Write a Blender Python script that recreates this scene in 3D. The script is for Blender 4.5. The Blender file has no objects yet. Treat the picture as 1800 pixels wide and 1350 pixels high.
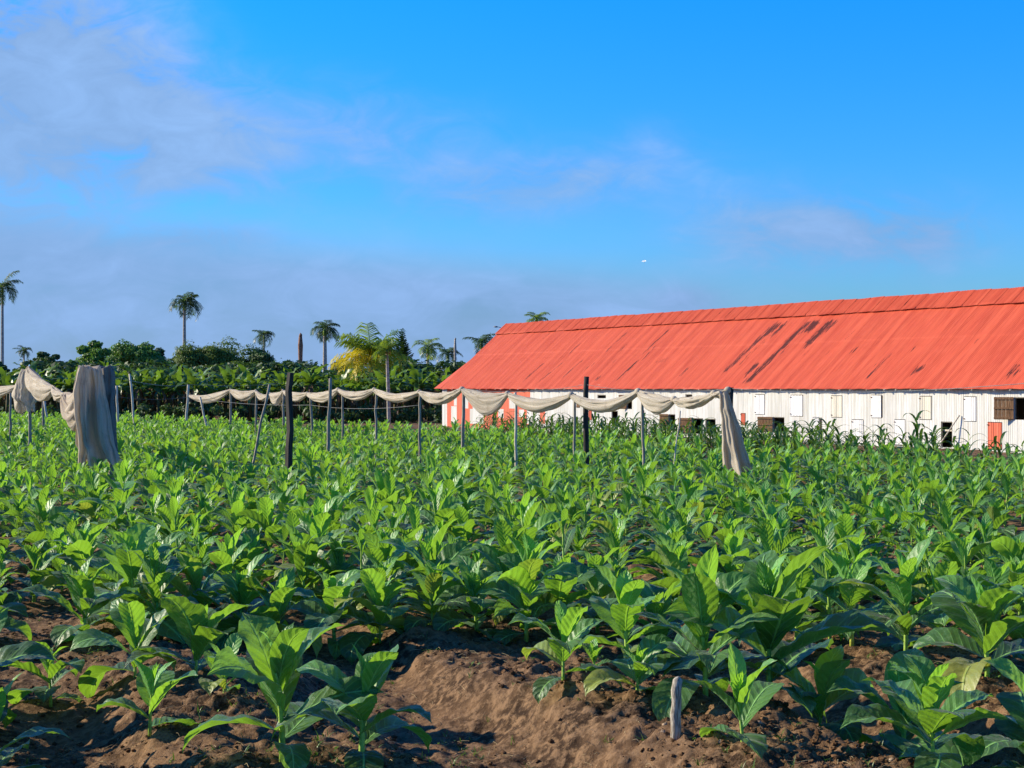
import bpy, math, random
import numpy as np
from math import radians as R, sin, cos, pi

# ------------------------------------------------------------------ camera, sky, sun, exposure
scene = bpy.context.scene
COL = scene.collection
K = 1.985; F = 1360.0; FR = F*K   # FR: focal length in photograph pixels (1800 wide); stations d below are in units of K metres
HZ = 683.0            # horizon row in the photograph
EYE = 2.0
cam_d = bpy.data.cameras.new('camera'); cam = bpy.data.objects.new('camera', cam_d); COL.objects.link(cam)
cam_d.sensor_width = 36.0; cam_d.lens = 36.0*FR/1800.0; cam_d.clip_start = 0.05; cam_d.clip_end = 6000
cam.location = (0, 0, EYE); cam.rotation_euler = (R(90)+math.atan((HZ-675)/FR), 0, 0)
scene.camera = cam
SUN_EL, SUN_AZ = R(24), R(75)            # azimuth measured from +Y (view direction) towards -X (left)
SUN = np.array([-sin(SUN_AZ)*cos(SUN_EL), cos(SUN_AZ)*cos(SUN_EL), sin(SUN_EL)])
sd = bpy.data.lights.new('sun', 'SUN'); sd.energy = 5.0; sd.angle = R(0.5); sd.color = (1.0, 0.87, 0.66)
so = bpy.data.objects.new('sun', sd); COL.objects.link(so)
so.rotation_euler = (R(90)-SUN_EL, 0, R(180)-R(0))
from mathutils import Vector, noise as mnoise
so.rotation_euler = Vector(SUN).to_track_quat('Z', 'Y').to_euler()
scene.view_settings.view_transform = 'Standard'; scene.view_settings.look = 'None'
scene.view_settings.exposure = 0.62; scene.view_settings.gamma = 1.0

W = bpy.data.worlds.new('World'); scene.world = W; W.use_nodes = True
def N(nt, typ, **kw):
    n = nt.nodes.new(typ)
    for k, v in kw.items():
        if k.startswith('i_'):
            key = k[2:]
            key = int(key) if key.isdigit() else key.replace('_', ' ')
            n.inputs[key].default_value = v
        else: setattr(n, k, v)
    return n
def L(nt, a, b): nt.links.new(a, b)
def math_n(nt, op, a, b=None, c=None, clamp=False):
    n = nt.nodes.new('ShaderNodeMath'); n.operation = op; n.use_clamp = clamp
    for i, v in enumerate((a, b, c)):
        if v is None: continue
        if isinstance(v, (int, float)): n.inputs[i].default_value = v
        else: nt.links.new(v, n.inputs[i])
    return n.outputs[0]
def mixc(nt, fac, a, b, mode='MIX'):
    n = nt.nodes.new('ShaderNodeMix'); n.data_type = 'RGBA'; n.blend_type = mode
    for idx, v in ((0, fac), (6, a), (7, b)):
        if isinstance(v, (int, float)): n.inputs[idx].default_value = v
        elif isinstance(v, tuple): n.inputs[idx].default_value = v if len(v) == 4 else (*v, 1)
        else: nt.links.new(v, n.inputs[idx])
    return n.outputs[2]
def ramp(nt, fac, stops):
    n = nt.nodes.new('ShaderNodeValToRGB'); cr = n.color_ramp
    while len(cr.elements) > 1: cr.elements.remove(cr.elements[-1])
    for i, (p, c) in enumerate(stops):
        e = cr.elements[0] if i == 0 else cr.elements.new(p)
        e.position = p; e.color = (*c, 1) if len(c) == 3 else c
    nt.links.new(fac, n.inputs[0]); return n.outputs[0]
def smooth(nt, v, lo, hi):
    n = nt.nodes.new('ShaderNodeMapRange'); n.interpolation_type = 'SMOOTHSTEP'
    nt.links.new(v, n.inputs[0]); n.inputs[1].default_value = lo; n.inputs[2].default_value = hi
    n.inputs[3].default_value = 0; n.inputs[4].default_value = 1
    return n.outputs[0]

T_ = [(.36, .56, .95), (.34, .82, 1.45), (.12, 1.10, 2.0), (.05, .42, .95)]
C_ = [(1.85, 3.05, 5.5), (1.9, 3.1, 5.5), (1.85, 3.2, 5.6), (2.1, 3.4, 5.7)]
def build_world():
    nt = W.node_tree; nt.nodes.clear()
    sky = N(nt, 'ShaderNodeTexSky', sky_type='NISHITA', sun_disc=False, sun_elevation=SUN_EL, sun_rotation=-SUN_AZ,
            altitude=0.0, air_density=1.0, dust_density=0.3, ozone_density=2.0)
    hs = N(nt, 'ShaderNodeHueSaturation', i_Saturation=1.35, i_Value=1.0); L(nt, sky.outputs[0], hs.inputs['Color'])
    tc = N(nt, 'ShaderNodeTexCoord'); sp = N(nt, 'ShaderNodeSeparateXYZ'); L(nt, tc.outputs['Generated'], sp.inputs[0])
    x, y, z = sp.outputs
    # clear sky: the physical sky, deepened with height
    tint = ramp(nt, z, [(0.0, T_[0]), (0.10, T_[1]), (0.26, T_[2]), (1.0, T_[3])])
    base = mixc(nt, 1.0, hs.outputs[0], tint, 'MULTIPLY')
    # thin cloud: a low bank on the left, a bright veil top left and broken wisps
    ysafe = math_n(nt, 'MAXIMUM', y, .15); u = math_n(nt, 'DIVIDE', x, ysafe); v = math_n(nt, 'DIVIDE', z, ysafe)
    cb = N(nt, 'ShaderNodeCombineXYZ'); L(nt, u, cb.inputs[0]); L(nt, math_n(nt, 'MULTIPLY', v, 1.9), cb.inputs[1]); L(nt, math_n(nt, 'MULTIPLY', y, .3), cb.inputs[2])
    n1 = N(nt, 'ShaderNodeTexNoise', i_Scale=7.0, i_Detail=8.0, i_Roughness=0.55, i_Distortion=0.5); L(nt, cb.outputs[0], n1.inputs['Vector'])
    n2 = N(nt, 'ShaderNodeTexNoise', i_Scale=22.0, i_Detail=6.0, i_Roughness=0.6, i_Distortion=0.8); L(nt, cb.outputs[0], n2.inputs['Vector'])
    nn = math_n(nt, 'MULTIPLY_ADD', n2.outputs[0], 0.42, math_n(nt, 'MULTIPLY', n1.outputs[0], 0.58))
    def blob(px, py, rx, ry, amp, rot=0.0):
        du = math_n(nt, 'SUBTRACT', u, (px-900)/FR); dv = math_n(nt, 'SUBTRACT', v, (HZ-py)/FR)
        c, s_ = cos(rot), sin(rot)
        a = math_n(nt, 'ADD', math_n(nt, 'MULTIPLY', du, c*FR/rx), math_n(nt, 'MULTIPLY', dv, s_*FR/rx))
        b = math_n(nt, 'ADD', math_n(nt, 'MULTIPLY', du, -s_*FR/ry), math_n(nt, 'MULTIPLY', dv, c*FR/ry))
        r2 = math_n(nt, 'ADD', math_n(nt, 'MULTIPLY', a, a), math_n(nt, 'MULTIPLY', b, b))
        return math_n(nt, 'MULTIPLY', math_n(nt, 'EXPONENT', math_n(nt, 'MULTIPLY', r2, -1.0)), amp)
    dens = None
    for bb in [(0, 90, 230, 250, 1.5), (250, 170, 220, 120, .75, -.4), (640, 225, 240, 90, .55, -.15), (960, 325, 250, 65, .75, .12), (1380, 405, 200, 80, .9), (1620, 410, 140, 75, .85), (250, 300, 330, 90, .6),
               (1210, 530, 60, 30, .4), (370, 415, 120, 22, .35), (1160, 240, 80, 50, .22)]:
        q = blob(*bb); dens = q if dens is None else math_n(nt, 'ADD', dens, q)
    bank = math_n(nt, 'SUBTRACT', 1.0, smooth(nt, math_n(nt, 'ADD', v, math_n(nt, 'MULTIPLY', math_n(nt, 'ADD', u, .33), .085)), .085, .135))
    bank = math_n(nt, 'MULTIPLY', bank, math_n(nt, 'SUBTRACT', 1.0, math_n(nt, 'MULTIPLY', smooth(nt, u, .02, .26), .75)))
    m = math_n(nt, 'ADD', math_n(nt, 'MULTIPLY', dens, math_n(nt, 'MULTIPLY_ADD', nn, 4.2, -1.2)), math_n(nt, 'MULTIPLY', bank, math_n(nt, 'MULTIPLY_ADD', nn, .9, .50)))
    mask = math_n(nt, 'MULTIPLY', smooth(nt, m, 0.02, 1.1), .93)
    tex = math_n(nt, 'MULTIPLY_ADD', nn, 1.1, .48)
    ccol = ramp(nt, v, [(0.0, C_[0]), (0.06, C_[1]), (0.12, C_[2]), (0.25, C_[3])])
    cm = N(nt, 'ShaderNodeVectorMath', operation='SCALE'); L(nt, ccol, cm.inputs[0]); L(nt, tex, cm.inputs[3])
    col = mixc(nt, mask, base, cm.outputs[0])
    bg = N(nt, 'ShaderNodeBackground', i_Strength=0.089); L(nt, col, bg.inputs[0])
    out = N(nt, 'ShaderNodeOutputWorld'); L(nt, bg.outputs[0], out.inputs[0])
build_world()

# ------------------------------------------------------------------ helpers
rng = np.random.default_rng(11)
def at(px, py, d): return np.array([(px-900)/F*d, d*K, EYE+(HZ-py)/F*d])
def link(o, parent=None):
    COL.objects.link(o)
    if parent is not None: o.parent = parent
    return o
def tag(o, label=None, cat=None, group=None, kind=None):
    if label: o['label'] = label
    if cat: o['category'] = cat
    if group: o['group'] = group
    if kind: o['kind'] = kind
    return o
def empty(name, loc=(0, 0, 0), rz=0, label=None, cat=None, group=None):
    o = bpy.data.objects.new(name, None); o.empty_display_size = .1
    o.location = loc; o.rotation_euler = (0, 0, rz); link(o); return tag(o, label, cat, group)
def copy_tree(o, parent=None):
    c = o.copy(); COL.objects.link(c)
    if parent is not None: c.parent = parent
    for ch in list(o.children): copy_tree(ch, c)
    return c

class MB:
    """collects polygons (quads/tris) with optional per-vertex vector and float attributes"""
    def __init__(s): s.v = []; s.f4 = []; s.f3 = []; s.n = 0; s.av = []; s.ar = []; s.m4 = []; s.m3 = []
    def add(s, v, f4=None, f3=None, av=None, ar=None, mi=0):
        v = np.asarray(v, float).reshape(-1, 3); k = len(v)
        if f4 is not None and len(f4):
            f4 = np.asarray(f4, int).reshape(-1, 4); s.f4.append(f4+s.n)
            s.m4.append(np.full(len(f4), mi) if np.isscalar(mi) else np.asarray(mi))
        if f3 is not None and len(f3):
            f3 = np.asarray(f3, int).reshape(-1, 3); s.f3.append(f3+s.n); s.m3.append(np.full(len(f3), mi if np.isscalar(mi) else 0))
        s.v.append(v); s.n += k
        s.av.append(np.zeros((k, 3)) if av is None else np.asarray(av, float).reshape(-1, 3))
        s.ar.append(np.zeros(k) if ar is None else (np.full(k, float(ar)) if np.isscalar(ar) else np.asarray(ar, float)))
    def add_mb(s, o, mat=np.eye(3), off=(0, 0, 0), dr=0.0):
        v, f4, f3, av, ar = o.arrays()
        s.add(v@mat.T+np.asarray(off), f4, f3, av, ar+dr)
    def arrays(s):
        c = lambda a, w: np.concatenate(a) if a else np.zeros((0, w), int)
        if len(s.v) > 1 or True:
            return np.concatenate(s.v), c(s.f4, 4), c(s.f3, 3), np.concatenate(s.av), np.concatenate(s.ar)
    def mesh(s, name, mats, smooth_=True):
        v, f4, f3, av, ar = s.arrays()
        me = bpy.data.meshes.new(name)
        n4, n3 = len(f4), len(f3)
        me.vertices.add(len(v)); me.vertices.foreach_set('co', v.astype(np.float32).ravel())
        me.loops.add(n4*4+n3*3); me.loops.foreach_set('vertex_index', np.concatenate([f4.ravel(), f3.ravel()]).astype(np.int32))
        me.polygons.add(n4+n3)
        me.polygons.foreach_set('loop_start', np.concatenate([np.arange(n4)*4, n4*4+np.arange(n3)*3]).astype(np.int32))
        me.polygons.foreach_set('use_smooth', np.full(n4+n3, bool(smooth_)))
        for m in (mats if isinstance(mats, (list, tuple)) else [mats]): me.materials.append(m)
        mi = np.concatenate(s.m4+s.m3) if (s.m4 or s.m3) else np.zeros(0)
        me.polygons.foreach_set('material_index', mi.astype(np.int32))
        a = me.attributes.new('luv', 'FLOAT_VECTOR', 'POINT'); a.data.foreach_set('vector', av.astype(np.float32).ravel())
        b = me.attributes.new('rnd', 'FLOAT', 'POINT'); b.data.foreach_set('value', ar.astype(np.float32))
        me.update(); me.validate(); return me
    def build(s, name, mats, parent=None, smooth_=True):
        return link(bpy.data.objects.new(name, s.mesh(name, mats, smooth_)), parent)

def grid_faces(nr, nc, wrap=False):
    i = np.arange(nr-1)[:, None]; j = np.arange(nc if wrap else nc-1)[None, :]
    j2 = (j+1) % nc
    return np.stack([i*nc+j, i*nc+j2, (i+1)*nc+j2, (i+1)*nc+j], -1).reshape(-1, 4)
def tube(mb, pts, rad, k=8, av=None, ar=0, caps=True, squash=None):
    pts = np.asarray(pts, float); n = len(pts); rad = np.broadcast_to(np.asarray(rad, float), (n,))
    T = np.gradient(pts, axis=0); T /= np.linalg.norm(T, axis=1)[:, None]+1e-9
    up = np.array([0, 0, 1.]) if abs(T[0, 2]) < .9 else np.array([1., 0, 0])
    A = np.cross(T, up); A /= np.linalg.norm(A, axis=1)[:, None]; B = np.cross(T, A)
    ph = np.arange(k)/k*2*pi
    V = pts[:, None]+rad[:, None, None]*(np.cos(ph)[None, :, None]*A[:, None]+np.sin(ph)[None, :, None]*B[:, None])
    f4 = grid_faces(n, k, True); V = V.reshape(-1, 3); f3 = []
    if caps:
        V = np.concatenate([V, pts[:1], pts[-1:]])
        for j in range(k):
            f3.append((n*k, (j+1) % k, j)); f3.append((n*k+1, (n-1)*k+j, (n-1)*k+(j+1) % k))
    mb.add(V, f4, f3, av if av is None else np.tile(av, (len(V), 1)), ar)
def box(mb, c, ax, half, mi=0, bev=0.0):
    """oriented box; ax = 3 unit axes (rows)"""
    c = np.asarray(c, float); ax = np.asarray(ax, float); h = np.asarray(half, float)
    S = np.array([(-1, -1, -1), (1, -1, -1), (1, 1, -1), (-1, 1, -1), (-1, -1, 1), (1, -1, 1), (1, 1, 1), (-1, 1, 1)], float)
    mb.add(c+(S*h)@ax, [(0, 3, 2, 1), (4, 5, 6, 7), (0, 1, 5, 4), (1, 2, 6, 5), (2, 3, 7, 6), (3, 0, 4, 7)], mi=mi)

# numpy value noise
def _h(ix, iy, seed):
    n = (ix.astype(np.int64)*374761393+iy.astype(np.int64)*668265263+seed*1442695041) & 0x7fffffff
    n = ((n ^ (n >> 13))*1274126177) & 0x7fffffff
    return ((n ^ (n >> 16)) & 0xffff)/65535.0
def vnoise(x, y, seed=0):
    ix = np.floor(x); iy = np.floor(y); fx = x-ix; fy = y-iy
    fx = fx*fx*fx*(fx*(fx*6-15)+10); fy = fy*fy*fy*(fy*(fy*6-15)+10)
    a = _h(ix, iy, seed); b = _h(ix+1, iy, seed); c = _h(ix, iy+1, seed); d = _h(ix+1, iy+1, seed)
    return (a*(1-fx)+b*fx)*(1-fy)+(c*(1-fx)+d*fx)*fy-.5
def fbm(x, y, o=4, seed=0, g=.5):
    r = 0; a = 1
    for k in range(o): r = r+a*vnoise(x*2**k+k*17.3, y*2**k-k*9.1, seed+k); a *= g
    return r

# ------------------------------------------------------------------ materials
def mat(name):
    m = bpy.data.materials.new(name); m.use_nodes = True; nt = m.node_tree; nt.nodes.clear()
    out = N(nt, 'ShaderNodeOutputMaterial'); return m, nt, out
def principled(nt, col, rough=.8, spec=.3, bump=None, bstr=.3, bdist=.02, **kw):
    p = N(nt, 'ShaderNodeBsdfPrincipled')
    if isinstance(col, tuple): p.inputs['Base Color'].default_value = (*col, 1) if len(col) == 3 else col
    else: L(nt, col, p.inputs['Base Color'])
    if isinstance(rough, (int, float)): p.inputs['Roughness'].default_value = rough
    else: L(nt, rough, p.inputs['Roughness'])
    p.inputs['Specular IOR Level'].default_value = spec
    if bump is not None:
        b = N(nt, 'ShaderNodeBump', i_Strength=bstr, i_Distance=bdist); L(nt, bump, b.inputs['Height']); L(nt, b.outputs[0], p.inputs['Normal'])
    return p
def noise_tex(nt, scale, detail=4, rough=.55, vec=None, dist=0, stretch=None):
    n = N(nt, 'ShaderNodeTexNoise', i_Scale=scale, i_Detail=detail, i_Roughness=rough, i_Distortion=dist)
    if vec is None:
        vec = N(nt, 'ShaderNodeTexCoord').outputs['Object']
    if stretch:
        mp = N(nt, 'ShaderNodeMapping'); mp.inputs['Scale'].default_value = stretch; L(nt, vec, mp.inputs[0]); vec = mp.outputs[0]
    L(nt, vec, n.inputs['Vector']); return n.outputs[0]

def leaf_material(name, dark, young, trans, tfac=.36, nv=9.0, veins=True, rough=.42, spec=.5, sheen=(.5, .62, .5), bump=.5):
    m, nt, out = mat(name)
    a = N(nt, 'ShaderNodeAttribute', attribute_name='luv'); sp = N(nt, 'ShaderNodeSeparateXYZ'); L(nt, a.outputs['Vector'], sp.inputs[0])
    u, v, age = sp.outputs
    r = N(nt, 'ShaderNodeAttribute', attribute_name='rnd').outputs['Fac']
    oi = N(nt, 'ShaderNodeObjectInfo').outputs['Random']
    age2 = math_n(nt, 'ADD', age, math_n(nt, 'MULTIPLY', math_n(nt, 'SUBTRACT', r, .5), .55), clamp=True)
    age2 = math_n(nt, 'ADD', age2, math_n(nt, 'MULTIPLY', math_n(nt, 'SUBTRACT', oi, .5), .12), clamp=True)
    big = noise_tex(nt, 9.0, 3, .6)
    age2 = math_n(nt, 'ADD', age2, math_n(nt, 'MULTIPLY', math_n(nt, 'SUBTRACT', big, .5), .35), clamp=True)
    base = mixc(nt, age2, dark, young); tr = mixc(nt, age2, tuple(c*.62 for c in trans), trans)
    bumpv = noise_tex(nt, 60, 3, .6)
    if veins:
        au = math_n(nt, 'ABSOLUTE', u)
        mid = math_n(nt, 'SUBTRACT', 1.0, smooth(nt, au, .02, .085))
        q = math_n(nt, 'SUBTRACT', math_n(nt, 'MULTIPLY', v, nv), math_n(nt, 'MULTIPLY', au, 1.7))
        fr = math_n(nt, 'ABSOLUTE', math_n(nt, 'SUBTRACT', math_n(nt, 'FRACT', q), .5))
        lat = math_n(nt, 'MULTIPLY', math_n(nt, 'SUBTRACT', 1.0, smooth(nt, fr, .02, .09)), math_n(nt, 'SUBTRACT', .9, math_n(nt, 'MULTIPLY', au, .7), clamp=True))
        vm = math_n(nt, 'MAXIMUM', mid, math_n(nt, 'MULTIPLY', lat, .62))
        base = mixc(nt, math_n(nt, 'MULTIPLY', vm, .75), base, tuple(min(1, c*1.5+.09) for c in young))
        tr = mixc(nt, math_n(nt, 'MULTIPLY', vm, .35), tr, tuple(min(1, c*1.25+.03) for c in trans))
        bumpv = math_n(nt, 'ADD', math_n(nt, 'MULTIPLY', bumpv, .55), math_n(nt, 'MULTIPLY', math_n(nt, 'SUBTRACT', fr, mid), 1.1))
        # the odd yellowing leaf, and fine pale dust
        old = math_n(nt, 'MULTIPLY', smooth(nt, r, .945, .955), math_n(nt, 'SUBTRACT', 1.0, age))
        base = mixc(nt, math_n(nt, 'MULTIPLY', old, .75), base, (.38, .36, .06)); tr = mixc(nt, math_n(nt, 'MULTIPLY', old, .7), tr, (.6, .55, .06))
        dust = smooth(nt, noise_tex(nt, 22, 5, .7), .50, .75); base = mixc(nt, math_n(nt, 'MULTIPLY', dust, .38), base, (.22, .36, .20))
        # insect holes / blemishes with a shape of their own
        sp2 = noise_tex(nt, 38, 2, .5); spot = smooth(nt, sp2, .70, .76)
        base = mixc(nt, math_n(nt, 'MULTIPLY', spot, .6), base, (.16, .12, .03))
    p = principled(nt, base, rough, spec, bumpv, bump, .0075)
    p.inputs['Sheen Weight'].default_value = .12 if veins else 0.0
    p.inputs['Sheen Roughness'].default_value = .4
    t = N(nt, 'ShaderNodeBsdfTranslucent'); L(nt, tr, t.inputs[0]); L(nt, p.inputs['Normal'].links[0].from_socket, t.inputs['Normal'])
    mx = N(nt, 'ShaderNodeMixShader', i_0=tfac); L(nt, p.outputs[0], mx.inputs[1]); L(nt, t.outputs[0], mx.inputs[2]); L(nt, mx.outputs[0], out.inputs[0])
    return m
M = {}
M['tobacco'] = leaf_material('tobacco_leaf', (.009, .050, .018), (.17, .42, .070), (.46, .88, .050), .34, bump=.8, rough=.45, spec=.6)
M['tobacco_pale'] = leaf_material('tobacco_pale_leaf', (.20, .30, .045), (.32, .42, .06), (.65, .80, .06), .42)
M['corn'] = leaf_material('corn_leaf', (.024, .070, .016), (.07, .17, .03), (.2, .40, .03), .3, veins=False)
M['banana'] = leaf_material('banana_leaf', (.035, .095, .018), (.15, .27, .05), (.25, .45, .03), .3, veins=False, rough=.4)
M['palm'] = leaf_material('palm_leaf', (.020, .055, .014), (.07, .14, .03), (.14, .26, .03), .28, veins=False, rough=.45)
M['palm_bright'] = leaf_material('palm_bright_leaf', (.08, .17, .025), (.22, .34, .05), (.42, .60, .04), .35, veins=False, rough=.4)
M['palm_yellow'] = leaf_material('palm_yellow_leaf', (.60, .48, .02), (.85, .74, .07), (.95, .80, .03), .35, veins=False)
M['tree'] = leaf_material('tree_leaf', (.042, .11, .018), (.15, .29, .04), (.18, .36, .02), .3, veins=False, rough=.5)
M['tree_dark'] = leaf_material('tree_dark_leaf', (.024, .062, .018), (.075, .155, .034), (.10, .2, .02), .25, veins=False, rough=.6)
M['tree_pale'] = leaf_material('tree_pale_leaf', (.075, .11, .045), (.14, .18, .07), (.15, .2, .05), .25, veins=False, rough=.6)
M['tree_olive'] = leaf_material('tree_olive_leaf', (.050, .10, .018), (.15, .23, .035), (.18, .28, .02), .28, veins=False, rough=.6)
M['weed'] = leaf_material('weed_leaf', (.06, .13, .02), (.16, .25, .04), (.2, .4, .03), .3, veins=False)

def simple(name, c1, c2, scale=12, rough=.8, spec=.25, stretch=None, bstr=.4, bdist=.01, lo=.35, hi=.65):
    m, nt, out = mat(name); n = noise_tex(nt, scale, 5, .6, stretch=stretch)
    p = principled(nt, mixc(nt, smooth(nt, n, lo, hi), c1, c2), rough, spec, n, bstr, bdist); L(nt, p.outputs[0], out.inputs[0]); return m
M['stem'] = simple('tobacco_stem', (.22, .38, .06), (.36, .52, .09), 30, .5)
M['stem_yellow'] = simple('tobacco_yellow_stem', (.40, .42, .06), (.55, .58, .09), 30, .5)
M['banana_stem'] = simple('banana_stem', (.05, .04, .02), (.16, .14, .05), 4, .7, stretch=(3, 3, .6))
M['wood_grey'] = simple('weathered_wood', (.17, .145, .11), (.38, .34, .27), 9, .85, stretch=(5, 5, .5), bdist=.006)
M['wood_dark'] = simple('dark_wood', (.018, .016, .014), (.05, .042, .036), 9, .8, stretch=(5, 5, .5), bdist=.006)
M['wood_pale'] = simple('pale_wood', (.42, .37, .28), (.66, .60, .48), 9, .8, stretch=(5, 5, .5), bdist=.006)
M['wood_brown'] = simple('brown_planks', (.17, .085, .035), (.36, .20, .095), 6, .75, stretch=(6, 6, .6))
M['palm_trunk'] = simple('palm_trunk', (.26, .23, .18), (.46, .41, .33), 3, .9, stretch=(1, 1, 3))
M['palm_trunk_brown'] = simple('dead_palm_trunk', (.17, .08, .045), (.34, .19, .11), 3, .9, stretch=(1, 1, 3))
M['tree_trunk'] = simple('tree_trunk', (.05, .04, .03), (.14, .11, .08), 4, .9)
M['straw'] = simple('dry_straw', (.32, .24, .12), (.50, .40, .22), 30, .8)
M['clod'] = simple('soil_clod', (.060, .032, .016), (.19, .105, .050), 16, .95, .1, bstr=.8, bdist=.02)
M['pebble'] = simple('pebble', (.22, .15, .10), (.36, .28, .20), 40, .8)
M['iron'] = simple('rusty_iron', (.06, .035, .025), (.14, .07, .04), 40, .7)
M['bird'] = simple('white_feathers', (.75, .75, .75), (.85, .85, .85), 40, .8)
M['stake_wood'] = simple('stake_wood', (.20, .17, .13), (.50, .45, .36), 22, .9, stretch=(6, 6, .7), bdist=.01, lo=.4, hi=.6)
M['wire'] = simple('wire', (.10, .10, .10), (.25, .25, .24), 40, .5)
M['metal_grey'] = simple('lamp_grey_metal', (.20, .20, .21), (.32, .32, .33), 20, .5)

def cloth_material(name, c1, c2, tfac=.25):
    m, nt, out = mat(name)
    a = N(nt, 'ShaderNodeAttribute', attribute_name='luv')
    w = noise_tex(nt, 1.0, 6, .65, vec=a.outputs['Vector'], stretch=(1.2, 16, 1))
    g = noise_tex(nt, 3.5, 5, .7)
    c = mixc(nt, smooth(nt, w, .3, .7), c1, c2); c = mixc(nt, math_n(nt, 'MULTIPLY', smooth(nt, g, .52, .70), .55), c, tuple(k*.7 for k in c1))  # streaks paint the dark of folds into the cloth colour
    p = principled(nt, c, .95, .08, w, .45, .02)
    t = N(nt, 'ShaderNodeBsdfTranslucent'); L(nt, c, t.inputs[0])
    mx = N(nt, 'ShaderNodeMixShader', i_0=tfac); L(nt, p.outputs[0], mx.inputs[1]); L(nt, t.outputs[0], mx.inputs[2])
    # open weave: a fine share of the fabric is holes
    wv = noise_tex(nt, 260, 1, .5); hole = smooth(nt, wv, .57, .60)
    tr = N(nt, 'ShaderNodeBsdfTransparent'); m2 = N(nt, 'ShaderNodeMixShader')
    L(nt, math_n(nt, 'MULTIPLY', hole, .5), m2.inputs[0]); L(nt, mx.outputs[0], m2.inputs[1]); L(nt, tr.outputs[0], m2.inputs[2])
    L(nt, m2.outputs[0], out.inputs[0]); return m
M['net'] = cloth_material('shade_net', (.48, .41, .31), (.74, .67, .54), .35)
M['net_grey'] = cloth_material('grey_shade_net', (.48, .40, .30), (.68, .59, .46), .3)

M['net_shaded'] = cloth_material('net_painted_shade', (.15, .14, .13), (.25, .23, .21), .1)  # right side of the left bundle: shade put into a darker cloth colour
def soil_material():
    m, nt, out = mat('soil')
    n1 = noise_tex(nt, 1.3, 6, .6); n2 = noise_tex(nt, 14, 8, .7); n3 = noise_tex(nt, 70, 5, .7)
    c = mixc(nt, smooth(nt, n1, .38, .62), (.038, .021, .011), (.165, .095, .048))
    c = mixc(nt, smooth(nt, n2, .42, .62), c, (.27, .165, .088))
    c = mixc(nt, math_n(nt, 'MULTIPLY', smooth(nt, n3, .60, .72), .5), c, (.030, .015, .009))
    c = mixc(nt, math_n(nt, 'MULTIPLY', smooth(nt, noise_tex(nt, 95, 2, .5), .70, .74), .6), c, (.34, .26, .18))
    h = math_n(nt, 'ADD', math_n(nt, 'MULTIPLY', n2, .7), math_n(nt, 'MULTIPLY', n3, .35))
    p = principled(nt, c, .92, .15, h, .9, .035); L(nt, p.outputs[0], out.inputs[0]); return m
M['soil'] = soil_material()

def roof_material():
    m, nt, out = mat('red_roof_sheet')
    a = N(nt, 'ShaderNodeAttribute', attribute_name='luv'); sp = N(nt, 'ShaderNodeSeparateXYZ'); L(nt, a.outputs['Vector'], sp.inputs[0])
    rust = N(nt, 'ShaderNodeAttribute', attribute_name='rnd').outputs['Fac']
    vec = a.outputs['Vector']                    # (t along ridge, w down slope, 0) in metres
    st = noise_tex(nt, 1.0, 5, .65, vec=vec, stretch=(3.2, .28, 1)); fine = noise_tex(nt, 1.0, 5, .7, vec=vec, stretch=(11, 1.1, 1))
    blot = noise_tex(nt, .9, 4, .6, vec=vec)
    c = mixc(nt, smooth(nt, st, .35, .65), (.46, .060, .027), (.62, .103, .046))
    c = mixc(nt, math_n(nt, 'MULTIPLY', smooth(nt, fine, .40, .72), .45), c, (.72, .155, .078))
    c = mixc(nt, math_n(nt, 'MULTIPLY', smooth(nt, blot, .55, .75), .4), c, (.62, .095, .045))
    # separate sheets, each a slightly different red
    sx = math_n(nt, 'FLOOR', math_n(nt, 'DIVIDE', sp.outputs[0], .76)); wn = N(nt, 'ShaderNodeTexWhiteNoise', noise_dimensions='1D'); L(nt, sx, wn.inputs['W'])
    c = mixc(nt, math_n(nt, 'MULTIPLY', wn.outputs[0], .22), c, (.56, .080, .038))
    scr = smooth(nt, noise_tex(nt, 1.0, 3, .6, vec=vec, stretch=(26, .7, 1)), .70, .80)
    c = mixc(nt, math_n(nt, 'MULTIPLY', scr, .6), c, (.22, .035, .022))
    rm = smooth(nt, math_n(nt, 'ADD', rust, math_n(nt, 'MULTIPLY', math_n(nt, 'SUBTRACT', noise_tex(nt, 1.0, 4, .75, vec=vec, stretch=(15, 1.5, 1)), .5), 3.4)), .45, .62)
    rm = math_n(nt, 'MULTIPLY', rm, smooth(nt, rust, .05, .2))
    c = mixc(nt, math_n(nt, 'MULTIPLY', rm, .97), c, (.085, .018, .012))
    p = principled(nt, c, .62, .25, fine, .15, .01); L(nt, p.outputs[0], out.inputs[0]); return m
M['roof'] = roof_material()
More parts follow.
